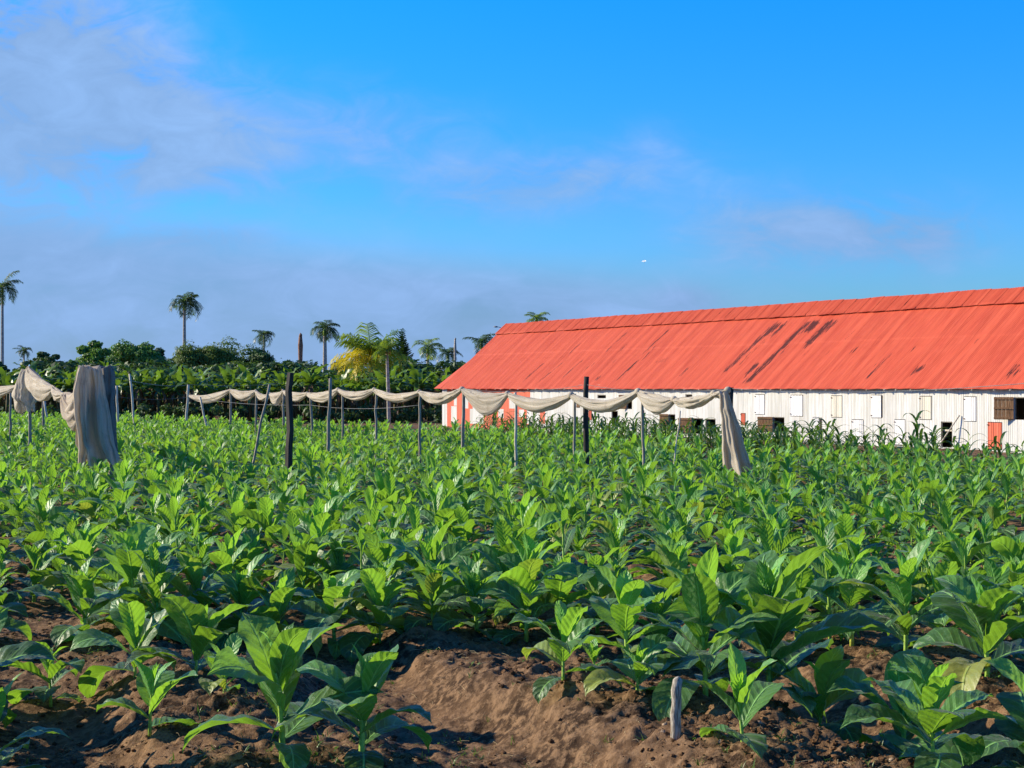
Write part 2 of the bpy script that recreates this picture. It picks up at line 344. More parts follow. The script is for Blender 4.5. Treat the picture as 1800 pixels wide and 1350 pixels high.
def wall_material(name, c1, c2, dirt):
    m, nt, out = mat(name)
    a = N(nt, 'ShaderNodeAttribute', attribute_name='luv'); vec = a.outputs['Vector']; sp = N(nt, 'ShaderNodeSeparateXYZ'); L(nt, vec, sp.inputs[0])
    st = noise_tex(nt, 1.0, 5, .65, vec=vec, stretch=(7, .5, 1)); fine = noise_tex(nt, 1.0, 6, .75, vec=vec, stretch=(30, 1.6, 1))
    c = mixc(nt, smooth(nt, st, .38, .62), c1, c2)
    c = mixc(nt, math_n(nt, 'MULTIPLY', smooth(nt, fine, .58, .74), .55), c, dirt)
    sx = math_n(nt, 'FLOOR', math_n(nt, 'DIVIDE', sp.outputs[0], .76)); wn = N(nt, 'ShaderNodeTexWhiteNoise', noise_dimensions='1D'); L(nt, sx, wn.inputs['W'])
    c = mixc(nt, math_n(nt, 'MULTIPLY', wn.outputs[0], .25), c, dirt)
    edge = math_n(nt, 'FRACT', math_n(nt, 'DIVIDE', sp.outputs[0], .76))
    em = math_n(nt, 'MULTIPLY', math_n(nt, 'LESS_THAN', edge, .03), smooth(nt, st, .45, .55))
    c = mixc(nt, math_n(nt, 'MULTIPLY', em, .5), c, tuple(k*.45 for k in dirt))
    p = principled(nt, c, .6, .3, fine, .1, .01); L(nt, p.outputs[0], out.inputs[0]); return m
M['wall_white'] = wall_material('whitewashed_sheet', (.56, .55, .49), (.71, .70, .66), (.29, .27, .22))
M['wall_red'] = wall_material('red_painted_sheet', (.60, .12, .055), (.70, .16, .08), (.5, .10, .06))
M['shutter_white'] = wall_material('white_shutter', (.72, .71, .67), (.80, .79, .76), (.66, .62, .55))
M['shutter_cream'] = wall_material('cream_shutter', (.62, .58, .46), (.70, .66, .55), (.60, .54, .42))

# ------------------------------------------------------------------ ground
def row_s(X, Y): return .912*X+.41*Y      # across the rows
def row_a(X, Y): return .41*X-.912*Y      # along the rows
MOUNDS = []                    # (X, Y, amount)
def ground_h(X, Y):
    X = np.asarray(X, float); Y = np.asarray(Y, float)
    s = row_s(X, Y)+.16*fbm(X*.45, Y*.45, 2, 3)*2; al = row_a(X, Y)
    near = 1/(1+np.exp((np.hypot(X, Y)-12.2)/.9))
    q = np.cos(2*pi*(s-2.40)/2.5)
    h = .185*(np.tanh(2.5*(q+.25))-1)*near*(.85+.4*vnoise(al*.6, s*.3, 7)) + (1-near)*.05*(np.cos(2*pi*(s-2.4)/1.0)-1)*np.exp(-np.hypot(X, Y)/100)
    for (mx, my, am) in MOUNDS: h = h+am*np.exp(-((X-mx)**2+(Y-my)**2)/.07)
    h = h+.07*fbm(X*1.3, Y*1.3, 3, 21)*np.exp(-np.hypot(X, Y)/100)
    return h-.01
def ground_detail(X, Y):
    dn = np.exp(-np.maximum(0, np.hypot(X, Y)-9)/16)
    c = fbm(X*7, Y*7, 4, 5, .6); bed = .5+.5*np.cos(2*pi*(row_s(X, Y)-2.4)/2.5)
    return dn*(.045*fbm(X*3.1, Y*2.3, 3, 41, .6)+.058*c*(.60+.7*bed)+.022*np.abs(fbm(X*21, Y*21, 3, 9, .6))*(.7+.5*bed))
def gz(X, Y): return float(ground_h(X, Y)+0*X)

# ------------------------------------------------------------------ tobacco leaf and plant
def add_leaf(mb, base, az, el0, droop, Ln, Wd, nu=6, nv=12, fold=.25, wave=.03, age=.3, rnd=.5, twist=0., base_w=.22, tip=1.0, seed=0, curl=0.0, peak=.52, dexp=1.25, pexp=1.0):
    t = np.linspace(0, 1, nv+1)
    th = el0-droop*t**dexp
    st = Ln/nv
    r = np.concatenate([[0], np.cumsum(np.cos((th[1:]+th[:-1])/2)*st)]); z = np.concatenate([[0], np.cumsum(np.sin((th[1:]+th[:-1])/2)*st)])
    azs = az+curl*t
    dx = np.cos(azs); dy = np.sin(azs)
    C = np.stack([r*dx, r*dy, z], 1)+np.asarray(base)
    T = np.stack([np.cos(th)*dx, np.cos(th)*dy, np.sin(th)], 1)
    S = np.stack([-dy, dx, 0*dx], 1); Nn = np.cross(T, S); Nn *= np.sign(1)  # up-ish normal
    Nn = -Nn if Nn[0, 2] < 0 and el0 < 1.5 else Nn
    tw = twist*t
    S2 = S*np.cos(tw)[:, None]+Nn*np.sin(tw)[:, None]; N2 = Nn*np.cos(tw)[:, None]-S*np.sin(tw)[:, None]
    # width profile: winged base, widest near the middle, pointed tip
    w = base_w*(1-t)**2.0 + np.clip(np.sin(pi*np.clip(t, 0, 1)**pexp), 0, 1)**.85
    w = w*np.clip((1-t)*6*tip+.01, 0, 1)**.7*Wd/2
    u = np.linspace(-1, 1, nu+1)
    ph = seed*1.7
    wob = np.sin(t[:, None]*17+ph+2.2*np.sign(u)[None, :])*(.6+.4*np.sin(t*7+ph))[:, None]+.5*np.sin(t[:, None]*31+ph*2+u[None, :]*2)
    puck = .006*np.sin(t[:, None]*34-np.abs(u)[None, :]*6)*np.abs(np.sin(np.abs(u)*pi))[None, :]
    off = (fold*np.abs(u)**1.25*(1-.5*np.abs(u)))[None, :]*w[:, None] + wave*wob*(np.abs(u)**2)[None, :]*np.minimum(1, w/(Wd*.3+1e-6))[:, None]*(Wd/.16) + puck*(Wd/.16)*(w/(Wd/2+1e-6))[:, None]
    V = C[:, None]+S2[:, None]*(u[None, :]*w[:, None])[..., None]*(1-.12*fold)+N2[:, None]*off[..., None]
    A = np.stack([np.broadcast_to(u[None, :], off.shape), np.broadcast_to(t[:, None], off.shape), np.full(off.shape, age)], -1)
    mb.add(V.reshape(-1, 3), grid_faces(nv+1, nu+1), None, A.reshape(-1, 3), rnd)

def tobacco_geo(rs, h=.7, leaf=.42, nleaf=13, nu=6, nv=12, az0=None, erect=0.0, wide=.40, stemr=.012, yellow=0., lush=1.):
    """returns (leaves MB, stem MB); base at the origin"""
    g = np.random.default_rng(rs); lv = MB(); stm = MB()
    bend = g.normal(0, .04, 2); az = g.uniform(0, 6.28) if az0 is None else az0
    sh = h*(.60 if erect < .5 else .55)
    def sp(q): return np.array([bend[0]*q*q*h, bend[1]*q*q*h, sh*q])
    tube(stm, [sp(q) for q in np.linspace(-.05, 1, 8)], np.linspace(stemr, stemr*.55, 8), 7)
    for i in range(nleaf):
        q = (i+.4)/nleaf
        a = az+i*2.39996+g.normal(0, .25)
        Ln = leaf*(1.22-.45*q**1.5)*g.uniform(.82, 1.15)*(.7 if i == 0 else 1)
        if q > .85: Ln *= .72
        el = .12+1.32*q**.95+.22*erect+g.normal(0, .12); el = min(el, 1.45)
        dr = (1.9-1.05*q)*g.uniform(.6, 1.35)*(1-.40*erect)
        Wd = Ln*wide*1.18*g.uniform(.85, 1.15)*(1.0 if q < .7 else .72)
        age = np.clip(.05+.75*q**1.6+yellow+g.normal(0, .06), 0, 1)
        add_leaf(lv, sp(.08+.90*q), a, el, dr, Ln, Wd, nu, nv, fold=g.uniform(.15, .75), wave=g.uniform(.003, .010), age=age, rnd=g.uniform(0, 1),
                 twist=g.normal(0, .35), seed=g.uniform(0, 9), curl=g.normal(0, .25), base_w=.14, dexp=1.9, pexp=g.uniform(1.1, 1.35))
    for i in range(3 if nu > 3 else 1):                       # tight leaves of the growing tip
        add_leaf(lv, sp(1.0), az+i*2.1+g.uniform(0, 1), 1.25+g.uniform(-.15, .2), .25, leaf*g.uniform(.25, .42), leaf*.11, max(2, nu-2), max(4, nv-5), fold=1.1, wave=.006, age=.95, rnd=g.uniform(.4, 1), seed=i)
    return lv, stm

def px_ground(px, py):
    d = EYE*F/(py-HZ); return (px-900)/F*d, d*K

# foreground plants by hand: base px, base py, top py, leaf length, n leaves, seed, erect, wide, yellow, azimuth, label
FRONT = [
 (497, 1338, 1088, .50, 11, 1, .55, .40, .10, 'large sunlit tobacco plant at the front with a broad leaf facing the camera'),
 (636, 1340, 1150, .44, 11, 2, .1, .38, .03, 'tobacco plant with long arching leaves close beside the large sunlit front plant'),
 (264, 1277, 1160, .33, 6, 3, .45, .52, .40, 'small bright seedling with one rounded upright leaf on the bare sunlit ridge at front left'),
 (395, 1232, 1160, .28, 7, 4, .3, .42, .20, 'tiny low tobacco seedling just behind the large sunlit front plant'),
 (238, 1190, 1085, .40, 9, 5, .0, .42, .0, 'shaded low tobacco plant behind the small bright seedling, front left'),
 (345, 1196, 1072, .42, 8, 6, .6, .50, .0, 'shaded tobacco plant with one big upright cupped leaf, above the tiny seedling'),
 (-25, 1345, 1160, .42, 9, 7, .4, .36, .10, 'tobacco plant cut by the left frame edge at the bottom corner'),
 (-70, 1235, 1060, .50, 10, 8, .0, .45, .0, 'dark shaded tobacco plant reaching one big leaf in from the left frame edge'),
 (-45, 1120, 990, .44, 10, 9, .0, .42, .0, 'tobacco plant at the left frame edge above the shaded bare furrow'),
 (345, 1105, 980, .44, 11, 10, .3, .42, .10, 'tobacco plant with two sunlit upright leaves at the head of the dark left furrow'),
 (235, 1110, 945, .52, 9, 11, .1, .60, .0, 'tobacco plant with a very broad dark leaf spread sideways, left of the furrow head'),
 (588, 1115, 978, .46, 14, 12, .0, .42, .05, 'wide bushy tobacco plant on the near side of the middle rows above the bare mound'),
 (485, 1120, 1005, .40, 11, 13, .1, .42, .0, 'shaded tobacco plant left of the wide bushy one above the bare mound'),
 (762, 1085, 905, .50, 13, 14, .5, .38, .05, 'tall tobacco plant with one long vertical leaf above the bare mound'),
 (925, 1120, 925, .42, 17, 15, .3, .40, .12, 'many-leaved upright tobacco plant standing at the head of the centre furrow'),
 (1050, 1090, 950, .46, 11, 16, .1, .46, .05, 'tobacco plant with a pale yellow hanging leaf right of centre'),
 (990, 1222, 1088, .36, 9, 17, .3, .40, .25, 'small sunlit tobacco plant with a drooping tip on the centre ridge'),
 (1045, 1190, 1135, .15, 7, 18, .3, .40, .25, 'tiny crinkled seedling between the two small centre plants'),
 (1102, 1168, 1015, .42, 10, 19, .4, .46, .30, 'bright mid-sized tobacco plant with an upright cupped leaf behind the centre ridge'),
 (1240, 1240, 1000, .54, 15, 20, .5, .36, .08, 'large tobacco plant with tall ribbed leaves directly behind the pale wooden stake'),
 (1352, 1235, 975, .56, 12, 21, .45, .44, .0, 'large dark tobacco plant crowding the right side of the one behind the stake'),
 (1305, 1322, 1200, .35, 7, 22, .5, .36, .30, 'small seedling with an oval upright leaf right of the pale stake'),
 (1497, 1138, 925, .38, 9, 23, .55, .36, .50, 'slim tobacco plant with a yellow stem and one tall glowing leaf'),
 (1592, 1158, 948, .46, 12, 24, .6, .40, .25, 'tall pale-topped tobacco plant right of the slim yellow-stemmed one'),
 (1640, 1352, 1190, .42, 14, 25, .0, .44, .08, 'tobacco plant at the bottom right with wide downturned leaves'),
 (1588, 1262, 1100, .50, 9, 26, .1, .46, .08, 'broad-leaved tobacco plant just behind the one at the bottom right'),
 (1735, 1205, 1045, .52, 12, 27, .0, .44, .0, 'dark tobacco plant with long level leaves near the right frame edge'),
 (1815, 1290, 1120, .48, 10, 28, .0, .44, .05, 'tobacco plant half out of the picture at the lower right edge'),
 (150, 1048, 905, .40, 12, 29, .3, .40, .10, 'tobacco plant with a lit spire of leaves in the left middle rows'),
 (60, 1050, 930, .40, 11, 30, .0, .40, .0, 'low dark tobacco plant in the left middle rows near the frame edge'),
 (440, 1040, 925, .42, 10, 31, .7, .38, .05, 'tobacco plant with several tall narrow upright leaves left of centre'),
 (1400, 1130, 985, .46, 12, 32, .4, .44, .0, 'dark tobacco plant with rounded upright leaves behind the right-hand furrow'),
 (1690, 1060, 925, .46, 12, 33, .2, .44, .05, 'tobacco plant behind the tall pale-topped one at the right'),
 (1185, 1075, 945, .44, 13, 34, .2, .40, .05, 'leafy tobacco plant behind the bright mid-sized one right of centre'),
 (680, 1045, 935, .42, 12, 35, .1, .42, .0, 'tobacco plant tucked behind the wide bushy one left of centre'),
 (840, 1052, 950, .36, 11, 36, .2, .42, .15, 'small tobacco plant between the long vertical leaf and the many-leaved plant'),
 (1290, 1060, 940, .44, 12, 37, .2, .42, .05, 'leafy tobacco plant above the large pair behind the stake'),
 (150, 1128, 985, .44, 12, 41, .1, .42, .0, 'tobacco plant behind the bare furrow, nearest the left frame edge but one'),
 (425, 1108, 985, .42, 12, 42, .2, .40, .05, 'tobacco plant squeezed between the furrow-head plant and the shaded low one'),
 (535, 1065, 940, .44, 13, 43, .2, .40, .0, 'tobacco plant behind the wide bushy one left of centre'),
 (668, 1118, 1010, .42, 12, 44, .0, .42, .0, 'low spreading tobacco plant at the top of the bare mound'),
 (838, 1112, 995, .40, 12, 45, .0, .42, .0, 'low dark tobacco plant left of the many-leaved one'),
 (985, 1110, 985, .40, 12, 46, .1, .42, .05, 'tobacco plant close on the right of the many-leaved one'),
 (1160, 1128, 1005, .42, 12, 47, .1, .40, .05, 'tobacco plant between the bright mid-sized one and the large ribbed one'),
 (1455, 1092, 965, .44, 12, 48, .2, .42, .0, 'dark tobacco plant behind the slim yellow-stemmed one'),
 (1650, 1130, 985, .48, 12, 49, .1, .42, .0, 'tobacco plant just right of the tall pale-topped one'),
 (1752, 1120, 965, .48, 12, 50, .1, .42, .0, 'tobacco plant behind the long-leaved one by the right frame edge'),
 (285, 1065, 925, .42, 13, 51, .3, .40, .08, 'tobacco plant above the very broad dark leaf at the left'),
 (90, 1190, 1090, .30, 9, 52, .0, .40, .0, 'small shaded tobacco plant in the dark furrow at the far left'),
 (1440, 1235, 1110, .44, 10, 53, .0, .42, .0, 'shaded tobacco plant with low spreading leaves right of the large dark one'),
 (1120, 1240, 1170, .32, 8, 54, .0, .45, .1, 'low plant with a flat curled leaf left of the pale stake'),
 (1800, 1075, 930, .46, 12, 38, .1, .42, .0, 'tobacco plant cut by the right frame edge in the middle rows'),
]
front_xy = []
for r in FRONT:
    X, Y = px_ground(r[0], r[1]); front_xy.append((X, Y)); MOUNDS.append((X, Y, .035))
MOUNDS += [(*px_ground(720, 1120), .10), (*px_ground(330, 1325), .06), (*px_ground(1060, 1235), .05), (*px_ground(1460, 1290), -.05), (*px_ground(880, 1280), -.06), (*px_ground(110, 1230), -.05)]

def build_ground():
    def axis(segs):
        out = [segs[0][0]]
        for (a, b, st0, st1) in segs:
            x = a; 
            while x < b-1e-6:
                q = (x-a)/(b-a); x = min(b, x+st0*(st1/st0)**q); out.append(x)
        return np.array(out)
    pos = axis([(0, 4.0, .020, .022), (4.0, 9, .03, .2), (9, 40, .2, 2), (40, 200, 2, 20), (200, 5000, 20, 700)])
    xs = np.concatenate([-pos[:0:-1], pos])
    ys = np.concatenate([-axis([(0, 20, .3, 2), (20, 3000, 3, 600)])[:0:-1], axis([(0, 7.6, .3, .04), (7.6, 15, .026, .045), (15, 60, .045, .8), (60, 250, .8, 20), (250, 5000, 20, 700)])])
    X, Y = np.meshgrid(xs, ys)
    Z = ground_h(X, Y)+ground_detail(X, Y)
    mb = MB(); mb.add(np.stack([X, Y, Z], -1).reshape(-1, 3), grid_faces(len(ys), len(xs)))
    o = mb.build('ground', M['soil']); tag(o, kind='structure')
build_ground()

for r, (X, Y) in zip(FRONT, front_xy):
    px, py, ty, leaf, n, seed, er, wd, ye, lab = r
    h = max(.18, (py-ty)/FR*Y)
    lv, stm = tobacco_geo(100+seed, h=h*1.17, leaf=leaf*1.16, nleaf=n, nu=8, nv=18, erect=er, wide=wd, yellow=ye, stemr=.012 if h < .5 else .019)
    root = empty('tobacco_plant', (X, Y, gz(X, Y)), 0, lab, 'tobacco plant', 'tobacco plants standing singly at the front')
    lv.build('leaves', M['tobacco'], root); stm.build('stem', M['stem_yellow'] if seed == 23 else M['stem'], root)
    if seed == 16:
        pl = MB(); add_leaf(pl, (.02, -.05, h*.80), -1.4, .5, 2.3, .30, .19, 8, 16, .15, .01, .9, .9, seed=4); pl.build('leaf', M['tobacco_pale'], root)

# ------------------------------------------------------------------ rows of tobacco
NV = 16
variants = [tobacco_geo(300+i, h=.96*(.80+.40*((i*7) % 5)/4), leaf=.32+.08*((i*3) % 4)/3, nleaf=12+(i % 3)*2, nu=6, nv=12, erect=(i % 4)*.25, wide=.32+.03*(i % 3), yellow=.04*(i % 5)) for i in range(NV)]
vmesh = [(lv.mesh('leaves', M['tobacco']), st.mesh('stem', M['stem'])) for lv, st in variants]
far_variants = [tobacco_geo(500+i, h=1.0, leaf=.31, nleaf=12, nu=2, nv=6, erect=.15*(i % 5), wide=.33, yellow=.05*(i % 4)) for i in range(12)]
def field_edge(X, Y): return Y < 84-1.2*(X+26)
g = np.random.default_rng(5)
spots = []
for i in range(-45, 24):
    s = 2.4+i*1.0
    for k in range(-270, 24):
        a = k*.44+(i % 2)*.22
        X = .912*s+.41*a+g.normal(0, .10); Y = .41*s-.912*a+g.normal(0, .10)
        if Y < 3.0 or Y > 92 or s > 24.2: continue
        if X < -.345*Y-2.6 or X > .345*Y+.8: continue
        if not field_edge(X, Y): continue
        inframe = abs(X) < .34*Y+.25
        if inframe and (Y < 12.3 or (Y < 13.9 and cos(2*pi*(s-2.4)/2.5) < .3)): continue
        if not inframe and Y < 14 and X > 0: continue
        if min((X-fx)**2+(Y-fy)**2 for fx, fy in front_xy) < .28**2: continue
        if g.random() < .05 or (s > 21.2 and X < .2*Y and Y > 36 and g.random() < .7): continue
        spots.append((Y, X, inframe))
for px_, Y_ in [(508, 24.0), (499, 23.3), (517, 23.4), (150, 25.2), (172, 25.3), (190, 25.1), (205, 25.2), (1288, 23.0), (1305, 22.6), (1030, 29.6), (1024, 29.0), (135, 25.6)]:
    spots.append((Y_, (px_-900)/FR*Y_, True))
TALL = {(y, x) for y, x, _ in spots[-12:]}
spots.sort()
nind = 300-len(FRONT)
DARKPOST = 508
def zone_label(X, Y):
    px = 900+X/Y*FR
    band = ('in nearer rows' if Y < 19 else 'in farther rows')
    z = ('left of the black post' if px < 508 else 'between the black post and the tall dark-topped post' if px < 1030 else
         'between the tall dark-topped post and the hanging net tail' if px < 1290 else 'right of the hanging net tail')
    return 'leafy tobacco plant %s %s' % (band, z)
far = MB(); cnt = 0
for (Y, X, inf) in spots:
    sc = g.uniform(.78, 1.30)*(1.0 if g.random() > .1 else 1.2); rz = g.uniform(0, 6.28); z = gz(X, Y)
    if (Y, X) in TALL: sc = 1.2
    if inf and cnt < nind:
        vi = int(g.integers(NV)); cnt += 1
        root = empty('tobacco_plant', (X, Y, z), rz, zone_label(X, Y), 'tobacco plant', 'tobacco plants packed in the field rows'); root.scale = (sc, sc, sc)
        for nm, me in zip(('leaves', 'stem'), vmesh[vi]):
            link(bpy.data.objects.new(nm, me), root)
    else:
        lv, st = far_variants[int(g.integers(12))] if Y > 16 else variants[int(g.integers(NV))]
        c, s_ = cos(rz), sin(rz); Mx = np.array([[c, -s_, 0], [s_, c, 0], [0, 0, 1]])*sc
        far.add_mb(lv, Mx, (X, Y, z), g.uniform(-.25, .25)); far.add_mb(st, Mx, (X, Y, z))
o = far.build('tobacco_crop', M['tobacco']); tag(o, 'dense green tobacco crop filling the far part of the field', 'crop', kind='stuff')

# ------------------------------------------------------------------ maize in front of the barn
def corn_geo(rs, h=1.2):
    g = np.random.default_rng(rs); lv = MB(); st = MB()
    tube(st, [(0, 0, -.03), (0, 0, h*.4), (g.normal(0, .02), g.normal(0, .02), h*.8)], [.014, .012, .006], 6)
    a = g.uniform(0, 6)
    for i in range(9):
        q = (i+1)/9
        add_leaf(lv, (0, 0, h*.75*q), a+i*pi+g.normal(0, .35), 1.2+g.normal(0, .12), 2.0*g.uniform(.7, 1.25), h*.55*g.uniform(.8, 1.1)*(1-.25*q), .055, 2, 8, fold=.5, wave=.002, age=.1+.5*q*g.random(), rnd=g.random(), base_w=.8, curl=g.normal(0, .3), seed=i)
    return lv, st
corn_v = [corn_geo(70+i, 1.15+.12*(i % 3)) for i in range(6)]
corn_m = [(a.mesh('leaves', M['corn']), b.mesh('stem', M['stem'])) for a, b in corn_v]
cg = np.random.default_rng(9)
def corn_label(px):
    return ('dark narrow-leaved maize plant before the red-painted end of the barn' if px < 960 else
            'dark narrow-leaved maize plant before the white barn wall, left of the hanging net' if px < 1290 else
            'dark narrow-leaved maize plant before the white barn wall, right of the hanging net')
nc = 0
for i in range(7):
    for k in range(100):
        s = 21.4+i*.42; a = -10-k*.42+cg.normal(0, .1)
        X = .912*s+.41*a+cg.normal(0, .12); Y = .41*s-.912*a
        px = 900+X/Y*FR
        if px < 840 or px > 1830 or not field_edge(X, Y-3): continue
        keep = .85 if px < 1500 else .25
        if cg.random() > keep or nc >= 295: continue
        nc += 1; vi = int(cg.integers(6)); sc = cg.uniform(.80, 1.05)
        if cg.random() < .05: sc *= 1.2
        root = empty('maize_plant', (X, Y, gz(X, Y)), cg.uniform(0, 6.28), corn_label(px), 'maize plant', 'maize plants along the barn'); root.scale = (sc, sc, sc)
        for nm, me in zip(('leaves', 'stem'), corn_m[vi]): link(bpy.data.objects.new(nm, me), root)
print('tobacco', cnt, 'far', len(spots)-cnt, 'maize', nc)

# ------------------------------------------------------------------ clods, pebbles, straw, weeds
def front_scatter():
    g = np.random.default_rng(2)
    ico = bpy.data.meshes.new('tmp'); import bmesh
    bm = bmesh.new(); bmesh.ops.create_icosphere(bm, subdivisions=2, radius=1)
    iv = np.array([v.co[:] for v in bm.verts]); it = np.array([[v.index for v in f.verts] for f in bm.faces]); bm.free(); bpy.data.meshes.remove(ico)
    shapes = []
    for k in range(8):
        n = np.array([mnoise.noise(Vector(v*1.4)+Vector((k*7.1, 0, 0)))*.55+mnoise.noise(Vector(v*3.3)+Vector((0, k*5.1, 0)))*.3 for v in iv])
        shapes.append(iv*(1+n)[:, None]*np.array([1, .85, .65]))
    cl = MB(); pb = MB()
    for k in range(26000):
        d = 7.5+g.random()**1.4*11; X = g.uniform(-.36, .36)*d
        s = row_s(X, d); bed = .5+.5*cos(2*pi*(s-2.4)/2.5)
        if g.random() > .35+.65*bed or vnoise(X*2.2, d*1.1, 61) < g.uniform(-.35, .25): continue
        r = .005+.020*g.random()**3.5+(.016 if g.random() < .02 else 0)
        z = float(ground_h(X, d)+ground_detail(np.array(X), np.array(d)))
        a = g.uniform(0, 6.28); c, s_ = cos(a), sin(a)
        (pb if g.random() < .015 else cl).add(shapes[k % 8]@np.array([[c, -s_, 0], [s_, c, 0], [0, 0, 1]])*r+(X, d, z+r*.2), None, it)
    tag(cl.build('soil_clods', M['clod'], None, False), 'loose brown soil clods strewn over the ridges', 'soil clods', kind='stuff')
    tag(pb.build('pebbles', M['pebble']), 'small pale pebbles scattered on the brown soil', 'pebbles', kind='stuff')
    stw = MB()
    for k in range(1800):
        d = 7.6+g.random()**1.3*9; X = g.uniform(-.36, .36)*d; a = g.uniform(0, 6.28); ln = g.uniform(.02, .10)
        z = float(ground_h(X, d)+ground_detail(np.array(X), np.array(d)))+.006
        p0 = np.array([X, d, z]); p1 = p0+np.array([cos(a)*ln, sin(a)*ln, g.uniform(-.004, .02)]); mid = (p0+p1)/2+np.array([0, 0, g.uniform(0, .015)])
        tube(stw, [p0, mid, p1], .0014, 4, caps=False)
    tag(stw.build('straw', M['straw']), 'dry straw bits lying on the soil', 'straw', kind='stuff')
    wd = MB()
    for k in range(750):
        d = 7.7+g.random()**1.2*9; X = g.uniform(-.36, .36)*d; z = float(ground_h(X, d)+ground_detail(np.array(X), np.array(d)))
        if vnoise(X*1.2, d*1.2, 44) < -.05 and g.random() < .8: continue
        for j in range(int(g.integers(3, 9))):
            add_leaf(wd, (X+g.normal(0, .012), d+g.normal(0, .012), z-.004), g.uniform(0, 6.28), g.uniform(.6, 1.4), g.uniform(.4, 1.8), g.uniform(.03, .09), g.uniform(.003, .007), 2, 5, .3, .0, g.uniform(0, .9), g.random(), base_w=.7)
    for k in range(60):
        d = 7.8+g.random()*7; X = g.uniform(-.36, .36)*d; z = float(ground_h(X, d))+.01
        for j in range(int(g.integers(6, 16))):
            add_leaf(wd, (X+g.normal(0, .05), d+g.normal(0, .05), z+g.uniform(0, .03)), g.uniform(0, 6.28), g.uniform(.2, .9), g.uniform(.4, 1.2), g.uniform(.02, .045), g.uniform(.010, .02), 2, 5, .2, .0, g.uniform(0, .5), g.random())
    tag(wd.build('weeds', M['weed']), 'sparse grass blades and weeds on the soil between the tobacco', 'weeds', kind='stuff')
front_scatter()

# ------------------------------------------------------------------ barn
R0 = np.array([-.281, 42.5*K]); _r1 = np.array([17.9, 27.05*K]); A2 = _r1-R0; A2 /= np.linalg.norm(A2); N2d = np.array([A2[1], -A2[0]]); 
if N2d[1] > 0: N2d = -N2d
A3 = np.array([*A2, 0]); N3 = np.array([*N2d, 0]); Z3 = np.array([0, 0, 1.])
RIDGE, EAVE = 5.5, 2.0
_k = (774-900)/FR; WE = float((_k*R0[1]-R0[0])/(N2d[0]-_k*N2d[1])); WW = WE-.25
SL = (RIDGE-EAVE)/WE
T0, T1 = 0.0, 40.0
def bp(t, w, z): return np.array([R0[0], R0[1], 0])+A3*t+N3*w+Z3*z
def px_wall(px, py, w=WW):
    kx = (px-900)/FR; kz = (HZ-py)/FR
    d = (w+R0@N2d)/(kx*N2d[0]+N2d[1]); P = np.array([kx*d, d]); return float((P-R0)@A2), EYE+kz*d
def px_roof(px, py):
    kx = (px-900)/FR; kz = (HZ-py)/FR
    d = (RIDGE-EYE+SL*(R0@N2d))/(kz+SL*(kx*N2d[0]+N2d[1])); P = np.array([kx*d, d]); return float((P-R0)@A2), float((P-R0)@N2d)
barn = empty('barn', tuple(bp(0, WW, 0)), 0, 'long white corrugated tobacco barn with a red sheet-metal roof', 'barn')
BO = np.array(barn.location)
def bld(mb, name, mats, parent=barn, sm=False, off=None):
    """builds in world coordinates, stored relative to the barn's base"""
    mb.v = [v-BO for v in mb.v]; return mb.build(name, mats, parent, sm)

# roof, front slope as real corrugated sheets
PER = .076
RUST = [((1382, 561), (1255, 661), .17, .75), ((1397, 562), (1275, 650), .10, .45), ((1441, 558), (1293, 678), .15, .95), ((1475, 557), (1402, 615), .17, 1.0),
        ((1173, 627), (1151, 641), .35, 1.0), ((1186, 575), (1120, 626), .05, .8), ((1111, 581), (1050, 627), .05, .7), ((1030, 599), (986, 630), .05, .8),
        ((966, 632), (912, 672), .06, .8), ((1011, 630), (926, 677), .07, .7), ((1031, 630), (975, 672), .06, .7), ((1062, 657), (1035, 675), .14, .8),
        ((1132, 627), (1070, 677), .07, .75), ((1582, 614), (1506, 674), .07, .7), ((1627, 637), (1598, 665), .16, .9), ((1751, 598), (1741, 606), .1, .6),
        ((1800, 629), (1761, 671), .12, .7), ((1800, 642), (1773, 667), .07, .8), ((1715, 640), (1690, 664), .04, .6), ((1240, 600), (1200, 630), .03, .55)]
_rr = np.random.default_rng(19)
RUST += [((1376, 563), (1330, 600), .22, .9), ((1391, 562), (1345, 598), .12, .9), ((1447, 558), (1405, 592), .20, 1.0), ((1481, 557), (1440, 588), .15, .95), ((1340, 632), (1300, 668), .12, .85), ((1215, 640), (1185, 672), .10, .6), ((1160, 600), (1120, 640), .05, .7)]
for _k in range(26):
    _x = _rr.uniform(930, 1790); _y = _rr.uniform(600, 668); _l = _rr.uniform(8, 34); RUST.append(((_x, _y-_l*.9), (_x-_l, _y), _rr.uniform(.03, .08), _rr.uniform(.3, .6)))
rl = []
for (a, b, wd, st) in RUST:
    ta, wa = px_roof(*a); tb, wb = px_roof(*b); tm = (ta+tb)/2; rl.append((tm+(ta-tm)*.35, tm+(tb-tm)*.35, wa, wb, wd*1.5, st))
print('rust', [(round(r[0], 2), round(r[1], 2), round(r[2], 2), round(r[3], 2)) for r in rl])
